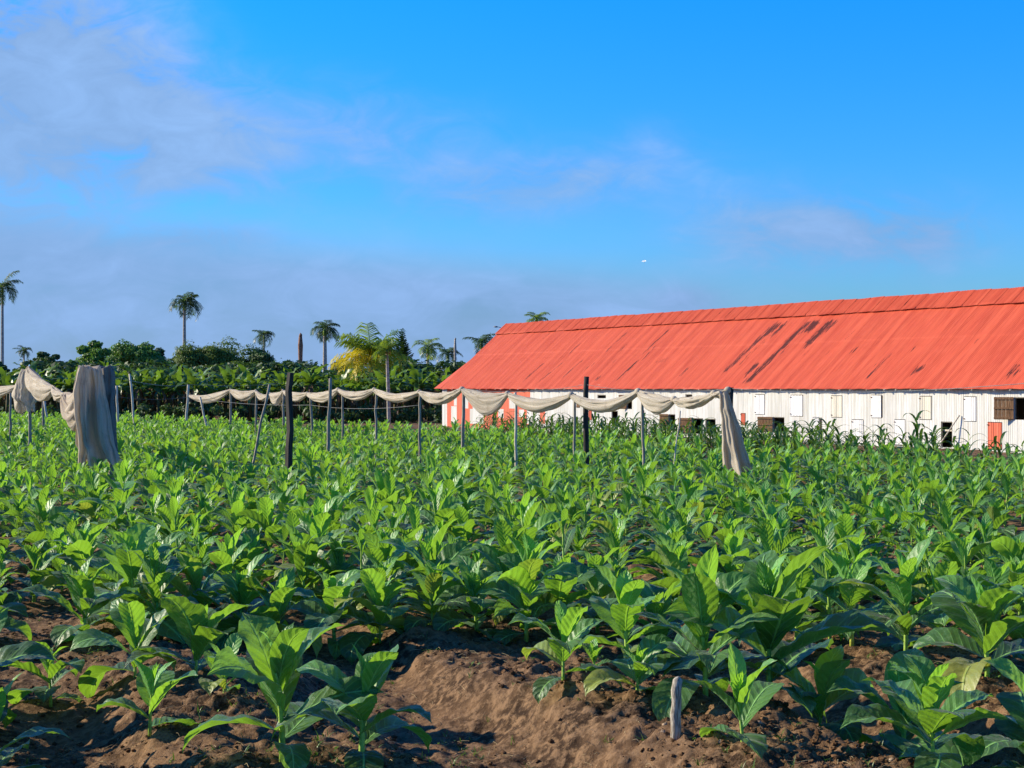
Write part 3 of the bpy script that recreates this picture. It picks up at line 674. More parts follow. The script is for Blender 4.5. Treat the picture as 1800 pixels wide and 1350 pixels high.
def roof_slope(side, t0, t1, w0, w1, nw, lift, rustl=(), nm='roof', per=6):
    ts = np.arange(t0, t1, PER/per); ws = np.linspace(w0, w1, nw)
    Tg, Wg = np.meshgrid(ts, ws)
    Zg = RIDGE-SL*Wg+lift+.007*np.cos(2*pi*Tg/PER)+.02*fbm(Tg*.5, Wg*.7, 3, 31)+.008*np.cos(2*pi*Tg/.76*1.0)
    # individual sheets lie slightly differently at the laps
    Zg -= .014*(Wg > WE*.48)
    Zg += .010*(_h(np.floor(Tg/.76), np.floor(Wg/2.3), 3)-.5)
    Wn = Wg+np.where(Wg > w1-.01, .05*vnoise(Tg*1.3, Tg*0, 12)+.03*(_h(np.floor(Tg/.76), Tg*0, 5)-.5), 0)
    Ru = np.zeros_like(Tg)
    for (ta, tb, wa, wb, wd, st) in rustl:
        q = np.clip((Wg-wa)/(wb-wa+1e-9), 0, 1); tc = ta+(tb-ta)*q
        inside = np.clip(1-np.abs(Tg-tc)/wd, 0, 1)**.5*np.clip((Wg-wa)/.25+.0, 0, 1)*np.clip((wb-Wg)/.35, 0, 1)
        Ru = np.maximum(Ru, inside*st)
    P = BOX = np.stack([R0[0]+A2[0]*Tg+side*N2d[0]*Wn, R0[1]+A2[1]*Tg+side*N2d[1]*Wn, Zg], -1)
    mb = MB(); mb.add(P.reshape(-1, 3), grid_faces(nw, len(ts)), None, np.stack([Tg, Wg, 0*Tg], -1).reshape(-1, 3), Ru.ravel())
    return mb
rf = roof_slope(1, T0, T1, .0, WE, 90, 0, rl)
roof = bld(rf, 'roof', M['roof'], sm=True)
rb = roof_slope(-1, T0, T1, 0.0, WE, 8, -.004, per=3); bld(rb, 'roof', M['roof'], sm=True)
# ridge sheets: a second, raised course along the top with its own lap shadow
def ridge_cap():
    mb = MB()
    for side in (1, -1):
        ts = np.arange(T0-.1, T1, PER/4); ws = np.linspace(0, .74, 8); Tg, Wg = np.meshgrid(ts, ws)
        lap = (Tg/.76) % 1
        Zg = RIDGE-SL*Wg+.055+.03*Wg/.74+.013*np.cos(2*pi*Tg/PER)+.025*fbm(Tg*.8, Wg*1.2, 3, 77)+.018*lap
        Wn = Wg+np.where(Wg > .73, .05*vnoise(Tg*.9, Tg*0, 14)+.05*(_h(np.floor(Tg/.76), Tg*0, 8)-.5), 0)
        P = np.stack([R0[0]+A2[0]*Tg+side*N2d[0]*Wn, R0[1]+A2[1]*Tg+side*N2d[1]*Wn, Zg], -1)
        ru = .22*(lap < .08)*(_h(np.floor(Tg/.76), Tg*0, 3) > .5)+.18*np.clip(fbm(Tg*.4, Wg, 3, 5)*2, 0, 1)
        mb.add(P.reshape(-1, 3), grid_faces(8, len(ts)), None, np.stack([Tg, Wg, 0*Tg], -1).reshape(-1, 3), ru.ravel())
    mb.v = [v-BO for v in mb.v]; return mb.build('ridge_cap', M['roof'], roof, True)
ridge_cap()
# hipped skirt over the gable end
def skirt():
    mb = MB(); tc, wc = px_roof(829, 632); out = .75; zc = RIDGE-SL*wc
    for sgn in (1, -1):
        # sliver that continues the main slope
        pts = [bp(-.003, sgn*WE, EAVE), bp(-out, sgn*WE, EAVE), bp(-.003, sgn*wc, zc)]
        mb.add(pts, None, [(0, 1, 2)], [(0, WE, 0), (-out, WE, 0), (0, wc, 0)], [.0, .0, .1])
    mb.add([bp(-.003, wc, zc), bp(-out, WE, EAVE), bp(-out, -WE, EAVE), bp(-.003, -wc, zc)], [(0, 1, 2, 3)], None, [(wc, 0, 0), (WE, 2, 0), (-WE, 2, 0), (-wc, 0, 0)], .1)
    bld(mb, 'roof', M['roof'])
skirt()
# verge board and fascia
fb = MB(); n = 60
for k in range(n):
    t = T0+(T1-T0)*(k+.5)/n
    box(fb, bp(t, WE-.12, EAVE+SL*.12-.085+.01*sin(k*1.7)), [A3, N3, Z3], ((T1-T0)/n/2-.002, .02, .04))
bld(fb, 'fascia', M['wood_grey'])
k = 0; tg = np.random.default_rng(4); t = .3
while t < T1:
    mb = MB(); p0 = bp(t, WE-1.3, EAVE+SL*1.3-.10); p1 = bp(t, WE-.02, EAVE-.06)
    tube(mb, [p0, p1], .026, 8); bld(mb, 'rafter_tail', M['wood_pale'], sm=True); t += tg.uniform(.45, 1.0)

# wall with real openings
OPEN, REDS, items = [], [], []
def rect(x0, x1, y0, y1):
    xm = (y0+y1)/2
    t0, z1 = px_wall(x0, y0); t1, _ = px_wall(x1, y0); _, z0 = px_wall((x0+x1)/2, y1); _, z1 = px_wall((x0+x1)/2, y0); return t0, t1, z0, z1
# (x0,x1,y0,y1, kind, label)  kinds: closed, ajar, dark, brown(open with plank shutter at left), red
FEAT = [
 (1205, 1217, 693, 699, 'dark', None), (1217, 1236, 735, 762, 'dark', 'brownopen'), (1240, 1258, 736, 762, 'dark', None),
 (1328, 1344, 694, 728, 'closed', None), (1390, 1411, 695, 731, 'closed', None), (1462, 1480, 696, 733, 'closed', 'cream'),
 (1303, 1310, 727, 747, 'closed', 'red'), (1359, 1379, 733, 760, 'dark', 'brownleft'), (1429, 1439.5, 734, 783, 'closed', None), (1440, 1445, 734, 783, 'dark', None),
 (1532, 1549, 695, 734, 'closed', None), (1549.6, 1551.8, 695, 734, 'dark', None), (1498, 1517, 738, 785, 'closed', None), (1573, 1591, 738, 785, 'closed', None),
 (1617, 1637, 697, 737, 'closed', 'cream'), (1654, 1674, 741, 786, 'dark', 'rail'), (1695, 1716, 698, 740, 'closed', None), (1737, 1761, 743, 800, 'closed', 'red'),
 (1783, 1812, 698, 738, 'dark', 'brownleft'), (1050, 1065, 694, 700, 'dark', None), (1102, 1111, 694, 719, 'dark', 'brownleft'), (1075, 1086, 722, 745, 'dark', None),
 (970, 977, 711, 718, 'dark', None), (1014, 1019, 705, 716, 'closed', 'brown'), (1176, 1187, 728, 756, 'dark', 'brownleft'), (1128, 1132, 722, 745, 'closed', 'red'),
 (1035, 1040, 722, 738, 'closed', 'red')]
REDPX = [(786, 932, 682, 745), (949, 958, 722, 745)]
WHPX = [(798, 803, 694, 713), (793, 803, 714, 745), (817, 823, 694, 718), (831, 841, 683, 745), (826, 850, 719, 745), (876, 885, 719, 735), (895, 905, 692, 718), (912, 921, 720, 733), (926, 934, 718, 745), (851, 856, 700, 712)]
feats = [(rect(*f[:4]), f[4], f[5]) for f in FEAT]
reds = [rect(*r) for r in REDPX]; whs = [rect(*r) for r in WHPX]
GAP = .022
def wall_front():
    zt = RIDGE-SL*WW-.03
    zs = {0.0-.12, zt}; 
    holes = []
    for (t0, t1, z0, z1), kd, _x in feats:
        g0 = GAP if kd == 'closed' else 0; z0 = max(z0, .03); holes.append((t0-g0, t1+g0, z0-g0, z1+g0)); zs |= {z0-g0, z1+g0}
    for r in reds+whs: zs |= {max(.01, r[2]), min(r[3], zt-.01)}
    zs = np.array(sorted(z for z in zs if z <= zt)); zs = zs[np.concatenate([[True], np.diff(zs) > .002])]
    ts = np.arange(-.25, T1-.1, PER/6)
    Tg, Zg = np.meshgrid(ts, zs); off = .005*np.cos(2*pi*Tg/PER)+.006*(_h(np.floor(Tg/.76), Zg*0, 2)-.5)+.008*vnoise(Tg*.7, Zg, 6)
    P = np.stack([R0[0]+A2[0]*Tg+N2d[0]*(WW+off), R0[1]+A2[1]*Tg+N2d[1]*(WW+off), Zg], -1)
    tc = (ts[1:]+ts[:-1])/2; zc = (zs[1:]+zs[:-1])/2; TC, ZC = np.meshgrid(tc, zc)
    inr = lambda r: (TC > r[0]) & (TC < r[1]) & (ZC > r[2]) & (ZC < r[3])
    keep = np.ones_like(TC, bool); mi = np.zeros_like(TC, int)
    for h in holes: keep &= ~inr(h)
    for r in reds: mi[inr((r[0], r[1], r[2] if r[2] > .3 else -.2, 9 if r[3] > 1.9 else r[3]))] = 1
    for r in whs: mi[inr(r)] = 0
    f = grid_faces(len(zs), len(ts)).reshape(len(zc), len(tc), 4)
    mb = MB(); mb.add(P.reshape(-1, 3), f[keep], None, np.stack([Tg, Zg, 0*Tg], -1).reshape(-1, 3), 0, mi=mi[keep])
    bld(mb, 'wall', [M['wall_white'], M['wall_red']], sm=True)
wall_front()
def plain_walls():
    zt = RIDGE-SL*WW-.03
    for (tt, nm) in ((-.25, 'wall'), (T1-.1, 'wall')):
        mb = MB(); P = [bp(tt, WW, -.1), bp(tt, -WW, -.1), bp(tt, -WW, zt), bp(tt, WW, zt)]
        if tt > 0: P.append(bp(tt, 0, RIDGE-.06)); mb.add(P, [(0, 1, 2, 3)], [(3, 2, 4)], [(WW, 0, 0), (-WW, 0, 0), (-WW, 2, 0), (WW, 2, 0), (0, 5, 0)])
        else: mb.add(P, [(0, 1, 2, 3)], None, [(WW, 0, 0), (-WW, 0, 0), (-WW, 2, 0), (WW, 2, 0)])
        bld(mb, nm, M['wall_white'])
    mb = MB(); tc, wc = px_roof(829, 632); zc = RIDGE-SL*wc
    mb.add([bp(.02, wc, zc-.05), bp(.02, -wc, zc-.05), bp(.02, 0, RIDGE-.06)], None, [(0, 1, 2)], [(wc, 4, 0), (-wc, 4, 0), (0, 5, 0)]); bld(mb, 'gable', M['wall_white'])
    mb = MB(); mb.add([bp(-.25, -WW, -.1), bp(T1-.1, -WW, -.1), bp(T1-.1, -WW, zt), bp(-.25, -WW, zt)], [(0, 1, 2, 3)], None, [(0, 0, 0), (34, 0, 0), (34, 2, 0), (0, 2, 0)])
    bld(mb, 'wall', M['wall_white'])
plain_walls()
def shutter(r, material, name='shutter', proud=.012, tilt=0.0):
    t0, t1, z0, z1 = r; z0 = max(z0, .05)
    mb = MB(); ts = np.linspace(t0, t1, 14); zs_ = np.linspace(z0, z1, 3); Tg, Zg = np.meshgrid(ts, zs_)
    off = WW+proud+.010*np.cos(2*pi*Tg/PER)+tilt*(Tg-t0)
    P = np.stack([R0[0]+A2[0]*Tg+N2d[0]*off, R0[1]+A2[1]*Tg+N2d[1]*off, Zg], -1).reshape(-1, 3)
    B = P-N3*.03; n = len(P); f = grid_faces(3, 14)
    ring = [j for j in range(14)]+[13+14, 13+28]+[28+j for j in range(12, -1, -1)]+[14]
    sides = [(ring[i], ring[(i+1) % len(ring)], n+ring[(i+1) % len(ring)], n+ring[i]) for i in range(len(ring))]
    mb.add(np.concatenate([P, B]), list(map(tuple, f))+[tuple(q[::-1]+n) for q in f]+sides, None, np.tile(np.stack([Tg+7.3*z1, Zg, 0*Tg], -1).reshape(-1, 3), (2, 1)))
    s = bld(mb, name, material)
    for zz in (z0+.09*(z1-z0), z1-.09*(z1-z0)):
        hb = MB(); box(hb, bp(t0+.012, WW+proud+.016, zz), [A3, N3, Z3], (.028, .008, .016)); hb.v = [v-BO for v in hb.v]; hb.build('hinge', M['iron'], s, False)
    return s
def plank_shutter(hinge_t, z0, z1, wdt, ang, name='shutter'):
    """wooden shutter swung open on its left-hand hinge; ang = angle from the wall"""
    dirv = -A3*cos(ang)+N3*sin(ang); nrm = N3*cos(ang)+A3*sin(ang)
    mb = MB(); npl = 5; zc = (z0+z1)/2; base = bp(hinge_t-.01, WW+.02, 0)
    for i in range(npl):
        c = base+dirv*wdt*(i+.5)/npl+Z3*zc; box(mb, c, [dirv, nrm, Z3], (wdt/npl/2-.004, .010, (z1-z0)/2))
    s = bld(mb, name, M['wood_brown'])
    for zz in (z0+.05, zc, z1-.05):
        bt = MB(); box(bt, base+dirv*wdt/2+nrm*.021+Z3*zz, [dirv, nrm, Z3], (wdt/2, .010, .028)); bt.v = [v-BO for v in bt.v]; bt.build('batten', M['wood_brown'], s, False)
    return s
for (r, kd, ex) in feats:
    t0, t1, z0, z1 = r
    if kd == 'closed':
        door = z0 < .75 and z1-z0 > .6
        m_ = M['wall_red'] if ex == 'red' else M['shutter_cream'] if ex == 'cream' else M['wood_brown'] if ex == 'brown' else M['shutter_white']
        s = shutter(r, m_, 'door' if door else 'shutter', proud=.014)
        if ex == 'red': s['label'] = 'red painted %s in the white wall' % ('door' if door else 'hatch')
    else:
        fr = MB(); z0c = max(z0, .04)
        for tt in (t0+.012, t1-.012): box(fr, bp(tt, WW-.035, (z0c+z1)/2), [A3, N3, Z3], (.018, .02, (z1-z0c)/2+.02))
        box(fr, bp((t0+t1)/2, WW-.035, z1-.01), [A3, N3, Z3], ((t1-t0)/2-.032, .019, .018)); bld(fr, 'window_frame', M['wood_grey'])
        if ex in ('brownopen', 'brownleft'):
            s = plank_shutter(t0, z0c, z1, min((t1-t0)*.95, .62), R(28)); s['label'] = 'brown plank shutter swung open'
        if ex == 'rail':
            b = MB(); box(b, bp((t0+t1)/2, WW-.10, (z0c*.35+z1*.65)), [A3, N3, Z3], ((t1-t0)/2+.05, .015, .03)); bld(b, 'rail', M['wood_pale'])

# leaning pole against the barn wall
mb = MB(); ta, za = px_wall(1689, 731); tb, zb = px_wall(1664, 795)
tube(mb, [bp(tb, WW+.45, .0), bp(ta, WW+.06, za+.02)], .022, 8)
tag(mb.build('pole', M['wood_pale']), 'thin pale pole leaning against the barn wall beside the dark doorway', 'pole')

# ------------------------------------------------------------------ posts
def post(px, ytop, d, wpx, lean=0, material='wood_grey', label='', square=False, name='post', ztop=None, deep=0):
    P = at(px, ytop, d); X = P[0]+lean/F*d; hgt = P[2]; w = wpx/F*d/2
    Yw = d*K; o = empty(name, (X, Yw, gz(X, Yw)), 0, label, 'post', 'posts of the shade-net frame')
    mb = MB(); g = np.random.default_rng(int(px)); n = 9
    base = np.array([X, Yw, gz(X, Yw)-.15]); top = P
    pts = [base+(top-base)*q+np.array([g.normal(0, .008), g.normal(0, .008), 0]) for q in np.linspace(0, 1, n)]
    pts = [p-np.array(o.location) for p in pts]
    tube(mb, pts, w*np.linspace(1.12, .95, n)*(1.25 if square else 1), 4 if square else 9)
    shaft = mb.build('shaft', M[material], o, not square)
    return o, top
POSTS = [
 (508, 655, 12.6, 10, 0, 'wood_dark', 'tall black square post standing alone in the field left of centre', True),
 (1030, 662, 15.5, 9.5, 0, 'wood_dark', 'tall dark-topped post rising above the net in front of the barn', False),
 (581, 665, 18.0, 6, -6, 'wood_grey', 'tall grey post leaning slightly, right of the black post', False),
 (1285, 681, 12.6, 10, 0, 'wood_dark', 'dark post at the right end of the shade net', False),
 (331, 676, 29.5, 4.5, -6, 'wood_pale', 'pale post where the middle net begins at its left end', False),
 (405, 684, 27.5, 4.2, 0, 'wood_grey', 'thin net post, second from the left end of the middle net', False),
 (450, 684, 26.3, 4.0, 0, 'wood_grey', 'thin net post just right of the second one of the middle net', False),
 (498, 684, 25.0, 4.0, 0, 'wood_grey', 'thin net post half hidden behind the black post', False),
 (546, 690, 23.4, 4.4, 4, 'wood_grey', 'net post between the black post and the leaning grey post', False),
 (602, 688, 21.6, 4.0, 0, 'wood_grey', 'pale net post right of the tall leaning grey post', False),
 (661, 686, 20.4, 4.2, 0, 'wood_grey', 'net post before the banana trees, left of the coconut trunk', False),
 (738, 690, 18.4, 4.6, 0, 'wood_grey', 'net post between the coconut trunk and the barn corner', False),
 (814, 684, 17.0, 6.0, 0, 'wood_grey', 'net post before the striped red end of the barn', False),
 (906, 690, 16.2, 5.0, 2, 'wood_pale', 'pale net post before the right edge of the barn\'s red paint', False),
 (1010, 692, 15.2, 4.6, 0, 'wood_grey', 'grey net post just left of the tall dark-topped one', False),
 (1130, 686, 14.2, 5.2, 2, 'wood_grey', 'net post between the tall dark-topped post and the net\'s right end', False),
 (53, 650, 18.2, 5.2, -2, 'wood_grey', 'thin grey post under the peak of the left-hand net', False),
 (76, 690, 30.0, 4.6, 0, 'wood_grey', 'short stout post under the left-hand net, far back', False),
 (205, 678, 29.0, 4.2, 4, 'wood_pale', 'thin pale post just right of the hanging net bundle', False),
 (18, 690, 24.0, 4.0, 0, 'wood_grey', 'post behind the net at the left frame edge', False),
]
for p in POSTS: post(*p)
def stick(x0, y0, x1, y1, d, wpx, material, label, dd=0):
    a = at(x0, y0, d); b = at(x1, y1, d+dd); b[2] = gz(b[0], b[1])-.1 if y1 > 735 else b[2]
    mb = MB(); o = b.copy(); q = np.linspace(0, 1, 7); g = np.random.default_rng(int(x0))
    tube(mb, [b+(a-b)*k+np.array([g.normal(0, .01), 0, 0])-o for k in q], wpx/F*d/2, 7); ob = mb.build('stick', M[material]); ob.location = o
    tag(ob, label, 'stick')
stick(474, 676, 432, 795, 15.5, 4.6, 'wood_grey', 'slanting grey stick leaning left of the black post')
stick(228, 657, 240, 745, 28, 4.0, 'wood_pale', 'thin pale stick leaning right of the hanging net bundle')
stick(352, 698, 372, 745, 28, 3.8, 'wood_pale', 'short slanting stick under the start of the middle net')
stick(78, 705, 90, 742, 29, 4.0, 'wood_pale', 'short slanting stick behind the left-hand net')
stick(1196, 722, 1178, 780, 15, 2.6, 'wood_pale', 'thin stick standing before the barn beside the hanging net end')
# short stake in the foreground
X, Y = px_ground(1187, 1298)
o = empty('wooden_stake', (X, Y, gz(X, Y)), 0, 'short pale wooden stake in the soil at the front right', 'stake')
mb = MB(); tube(mb, [(0, 0, -.08), (.004, 0, .06), (.000, .002, .14), (.008, .003, .21), (.004, -.002, .28), (.014, 0, .345), (.010, 0, .36)], [.033, .030, .031, .0285, .030, .027, .012], 14); mb.build('shaft', M['stake_wood'], o)

# ------------------------------------------------------------------ shade nets
def net_span(mb, P0, P1, sag, drop, end=.07, thick=.07, seed=0, ns=34, nk=30, skew=.5, lean=(0, 0)):
    """gathered netting slung between two points: a bundle whose folds run along its length"""
    g = np.random.default_rng(seed); P0 = np.asarray(P0, float); P1 = np.asarray(P1, float)
    s = np.linspace(0, 1, ns); ax = P1-P0; ax[2] = 0; ln = np.linalg.norm(ax); ax /= ln; pr = np.array([-ax[1], ax[0], 0])
    sh = np.sin(pi*s**(1.0 if skew == .5 else math.log(.5)/math.log(skew)))
    top = P0[2]+(P1[2]-P0[2])*s-sag*np.clip(sh, 0, 1)**1.0
    hh = end/2+drop/2*np.clip(sh, 0, 1)**.8; th = end/2+thick*np.clip(sh, 0, 1)**.7
    ph = np.arange(nk)/nk*2*pi; a, b, c = g.uniform(0, 6.28, 3)
    rr = 1+.20*np.sin(5*ph[None, :]+a+2.5*s[:, None])+.14*np.sin(9*ph[None, :]+b-3*s[:, None])+.08*np.sin(14*ph[None, :]+c+5*s[:, None])
    Z = (top-hh)[:, None]+hh[:, None]*np.sin(ph)[None, :]*(1+.06*np.sin(6*s+a))[:, None]
    O = th[:, None]*np.cos(ph)[None, :]*rr
    Z = Z+.012*np.sin(8*ph[None, :]+11*s[:, None])+.02*(vnoise(s[:, None]*6+a, ph[None, :]*2, seed))
    C = P0[None, :]+(P1-P0)[None, :]*s[:, None]
    V = C[:, None, :]*np.array([1, 1, 0])+pr*O[..., None]+Z3*Z[..., None]
    A = np.stack([np.broadcast_to(s[:, None]*ln*1.2, Z.shape), np.broadcast_to(np.abs(ph-pi)[None, :]*.35, Z.shape), np.full(Z.shape, seed*1.3)], -1)
    mb.add(V.reshape(-1, 3), grid_faces(ns, nk, True), None, A.reshape(-1, 3))
def knot(mb, P, r=.07, seed=0):
    ph = np.linspace(0, 2*pi, 12, endpoint=False); th = np.linspace(0, pi, 8)
    V = [P+r*np.array([sin(t)*cos(p)*(1+.2*sin(5*p+seed)), sin(t)*sin(p), 1.0*cos(t)])for t in th for p in ph]
    mb.add(V, grid_faces(8, 12, True), None, None)
NETPTS = [(333, 694, 29.3), (405, 684, 27.5), (450, 686, 26.3), (475, 691, 25.6), (498, 686, 25.0), (540, 690, 23.5), (594, 683, 21.8), (658, 683, 20.4), (737, 687, 18.4), (812, 682, 17.0), (892, 690, 16.3), (1004, 692, 15.2), (1122, 686, 14.2), (1185, 700, 13.6), (1255, 690, 12.8), (1280, 684, 12.6)]
netm = MB(); G = {}
for i in range(len(NETPTS)-1):
    a, b = NETPTS[i], NETPTS[i+1]; d = (a[2]+b[2])/2; wpx = b[0]-a[0]
    spx, dpx = {0: (4, 12), 1: (2, 15), 2: (5, 8), 3: (2, 18), 4: (2, 12), 5: (3, 14), 6: (6, 10), 7: (7, 11), 8: (7, 14), 9: (4, 20), 10: (10, 18), 11: (14, 16), 12: (1, 26), 13: (3, 12), 14: (1, 4)}[i]
    net_span(netm, at(*a), at(*b), spx/F*d, dpx/F*d, end=.07, thick=.07, seed=i+1)
    knot(netm, at(b[0], b[1]+2, b[2]), .062, i)
net_span(netm, at(812, 684, 16.95), at(892, 692, 16.25), .10, .36, end=.05, thick=.04, seed=41, skew=.55)
mid_net = netm.build('shade_net', M['net']); tag(mid_net, 'long beige shade net bunched and looped over the row of posts towards the barn', 'net')

def drape(mb, pts, pleats=9, amp=.25, seed=0, ns=40, nk=72, open_dir=None):
    """hanging bundle: pts = list of (centre, half width, half depth) from top to bottom, width along camera-right"""
    g = np.random.default_rng(seed); n = len(pts); q = np.linspace(0, n-1, ns)
    ip = lambda arr: np.interp(q, np.arange(n), arr)
    cx = ip([p[0][0] for p in pts]); cy = ip([p[0][1] for p in pts]); cz = ip([p[0][2] for p in pts]); hw = ip([p[1] for p in pts]); hd = ip([p[2] for p in pts])
    ph = np.arange(nk)/nk*2*pi; s = q/(n-1)
    a, b = g.uniform(0, 6, 2)
    thp = pleats*ph[None, :]+a+.9*s[:, None]+.7*np.sin(4*s)[:, None]; r = 1+amp*(np.sin(thp)-.42*np.sin(2*thp)+.18*np.sin(3*thp))*(.35+.65*s[:, None]**.6)+.10*np.sin((pleats*2+1)*ph[None, :]+b-2*s[:, None])+.05*np.sin(3*ph[None, :]+7*s[:, None])
    X = cx[:, None]+hw[:, None]*np.cos(ph)*(.92+.08*r); Yy = cy[:, None]+hd[:, None]*np.sin(ph)*r
    Z = cz[:, None]+.02*np.sin(4*ph[None, :]+a)*(s[:, None] > .9)+.012*vnoise(ph[None, :]*3, s[:, None]*9, seed)
    Yy = Yy+.05*vnoise(ph[None, :]*2+3, s[:, None]*7, seed+3)
    X = X+hw[:, None]*(.10*np.sin(7*s[:, None]+a)+.16*vnoise(s[:, None]*9, np.sign(np.cos(ph))[None, :]*3, seed+5))*np.minimum(1, s[:, None]*5)
    Z = Z-np.clip(1-s[:, None]*14, 0, 1)*.07*np.abs(np.sin(1.5*ph[None, :]+b))-np.clip(s[:, None]*8-7, 0, 1)*.10*np.abs(np.sin(2.5*ph[None, :]+a))
    A = np.stack([np.broadcast_to(s[:, None]*2.2, r.shape), np.broadcast_to(ph[None, :]*.55, r.shape), np.full(r.shape, seed*1.)], -1)
    V = np.stack([X, Yy, Z], -1).reshape(-1, 3)
    mb.add(V, grid_faces(ns, nk, True), None, A.reshape(-1, 3))
    topc = V[:nk].mean(0)+np.array([0, 0, .01]); mb.add(np.concatenate([V[:nk], [topc]]), None, [(j, (j+1) % nk, nk) for j in range(nk)], None)
# left hanging bundle
d = 13.3
def P(px, py, dd=d): return at(px, py, dd)
lb = MB()
sq = lambda p, w_, dp: (p, w_/F*d, dp)
drape(lb, [sq(P(160, 641), 15, .12), sq(P(160, 660), 18, .18), sq(P(161, 700), 21, .24), sq(P(166, 740), 26, .28), sq(P(170, 780), 29, .26), sq(P(174, 806), 31, .26)], 6, .62, 4)
drape(lb, [sq(P(146, 641, 13.15), 9, .09), sq(P(143, 690, 13.12), 12, .14), sq(P(143, 740, 13.12), 10, .13), sq(P(147, 790, 13.15), 9, .09), sq(P(144, 812, 13.15), 6, .06)], 4, .42, 6)
net_span(lb, P(114, 690, 13.9), P(146, 672, 13.25), .10, .52, end=.10, thick=.10, seed=61, skew=.6)
net_span(lb, P(112, 692, 13.7), P(150, 700, 13.15), .20, .30, end=.10, thick=.09, seed=63, skew=.55)
db = MB()
drape(db, [sq(P(187, 641, 13.45), 13, .10), sq(P(188, 690, 13.45), 15, .12), sq(P(188, 740, 13.45), 16, .14), sq(P(190, 800, 13.5), 16, .16)], 3, .16, 3)
lbo = lb.build('hanging_net', M['net_grey']); db.build('shade_painted_fold', M['net_shaded'], lbo)['label'] = 'fold at the right side with its shade painted into dark cloth'; tag(lbo, 'tall grey net bundle hanging to the ground over a post at the left', 'net')
post(196, 643, 13.45, 9, 0, 'wood_grey', 'stout post inside the tall hanging net bundle at the left', True)
ln_ = MB()
net_span(ln_, at(-160, 682, 25), at(30, 677, 19.2), .06, .40, seed=71, thick=.10)
net_span(ln_, at(28, 679, 19.0), at(50, 644, 18.2), .02, .75, seed=72, thick=.12, skew=.45)
net_span(ln_, at(50, 644, 18.2), at(94, 680, 15.8), .05, .45, seed=73, thick=.12, skew=.4)
net_span(ln_, at(94, 678, 15.8), at(116, 690, 14.0), .05, .12, seed=74, thick=.07)
d = 18.2
drape(ln_, [(at(48, 648, 18.2), .14, .1), (at(46, 680, 18.2), .28, .15), (at(47, 700, 18.2), .26, .14), (at(52, 716, 18.2), .12, .08)], 6, .3, 9, nk=48)
lno = ln_.build('shade_net', M['net']); tag(lno, 'beige shade net peaked over a thin post at the left frame edge', 'net')
# right hanging end
d = 12.4; rb_ = MB()
sr = lambda px, py, w_, dp: (at(px, py, d), w_/F*d, dp)
drape(rb_, [sr(1272, 686, 8, .06), sr(1277, 715, 12, .08), sr(1282, 745, 15, .10), sr(1289, 775, 19, .13), sr(1296, 806, 24, .16), sr(1298, 822, 25, .20)], 6, .55, 13)
rbo = rb_.build('hanging_net', M['net_grey']); tag(rbo, 'grey net tail hanging to the ground at the right end of the net row', 'net')

# wires of the shade frame
def wire(pts, label, r=.006):
    mb = MB(); P_ = []
    for (a, b) in zip(pts[:-1], pts[1:]):
        a = at(*a); b = at(*b)
        for q in np.linspace(0, 1, 9)[:-1]: p = a+(b-a)*q; p[2] -= .10*4*q*(1-q); P_.append(p)
    P_.append(at(*pts[-1])); tube(mb, P_, r, 5); tag(mb.build('wire', M['wire']), label, 'wire')
wire([(196, 662, 13.4), (331, 676, 29.4), (508, 672, 40)], 'upper wire running from the hanging bundle past the pale post')
wire([(205, 697, 29), (331, 698, 29.5), (546, 712, 23.4), (738, 712, 18.4)], 'lower wire strung along the middle net posts')
wire([(814, 684, 17.0), (1030, 676, 15.5), (1285, 683, 12.6), (1900, 665, 8)], 'wire crossing in front of the barn at eave height', .004)

# ------------------------------------------------------------------ palms and trees
def frond(mb, base, az, el, droop, Ln, nl=16, ll=.5, age=.3, rnd=.5, wl=.06, hang=.6, g=None):
    t = np.linspace(0, 1, 9); th = el-droop*t**1.2; st = Ln/8
    r = np.concatenate([[0], np.cumsum(np.cos((th[1:]+th[:-1])/2)*st)]); z = np.concatenate([[0], np.cumsum(np.sin((th[1:]+th[:-1])/2)*st)])
    dv = np.array([cos(az), sin(az), 0]); sv = np.array([-sin(az), cos(az), 0])
    C = base+r[:, None]*dv+z[:, None]*Z3
    tube(mb, C, np.linspace(Ln*.012, Ln*.003, 9), 4, av=(0, 0, .7), ar=rnd, caps=False)
    for k in range(nl):
        q = .12+.88*k/(nl-1); i = min(7, int(q*8)); fr = q*8-i; c = C[i]*(1-fr)+C[i+1]*fr; T = C[i+1]-C[i]; T = T/np.linalg.norm(T)
        l = ll*(.45+.75*sin(pi*min(1, q*.92+.04))**.7)
        for sd_ in (-1, 1):
            up = np.cross(T, sv*1.0); up = up if up[2] > 0 else -up
            a1 = sv*sd_*.75+T*.62+up*.12-Z3*hang*.3; a1 /= np.linalg.norm(a1); a2 = sv*sd_*.45+T*.40-Z3*hang; a2 /= np.linalg.norm(a2)
            a1 = a1+g.normal(0, .10, 3); p1 = c+a1*l*.5; p2 = p1+a2*l*.5
            w_ = T*wl
            mb.add([c-w_*.5, c+w_*.5, p1+w_*.55, p1-w_*.55, p2], [(0, 1, 2, 3)], [(3, 2, 4)], np.tile((0, q, age), (5, 1)), rnd)
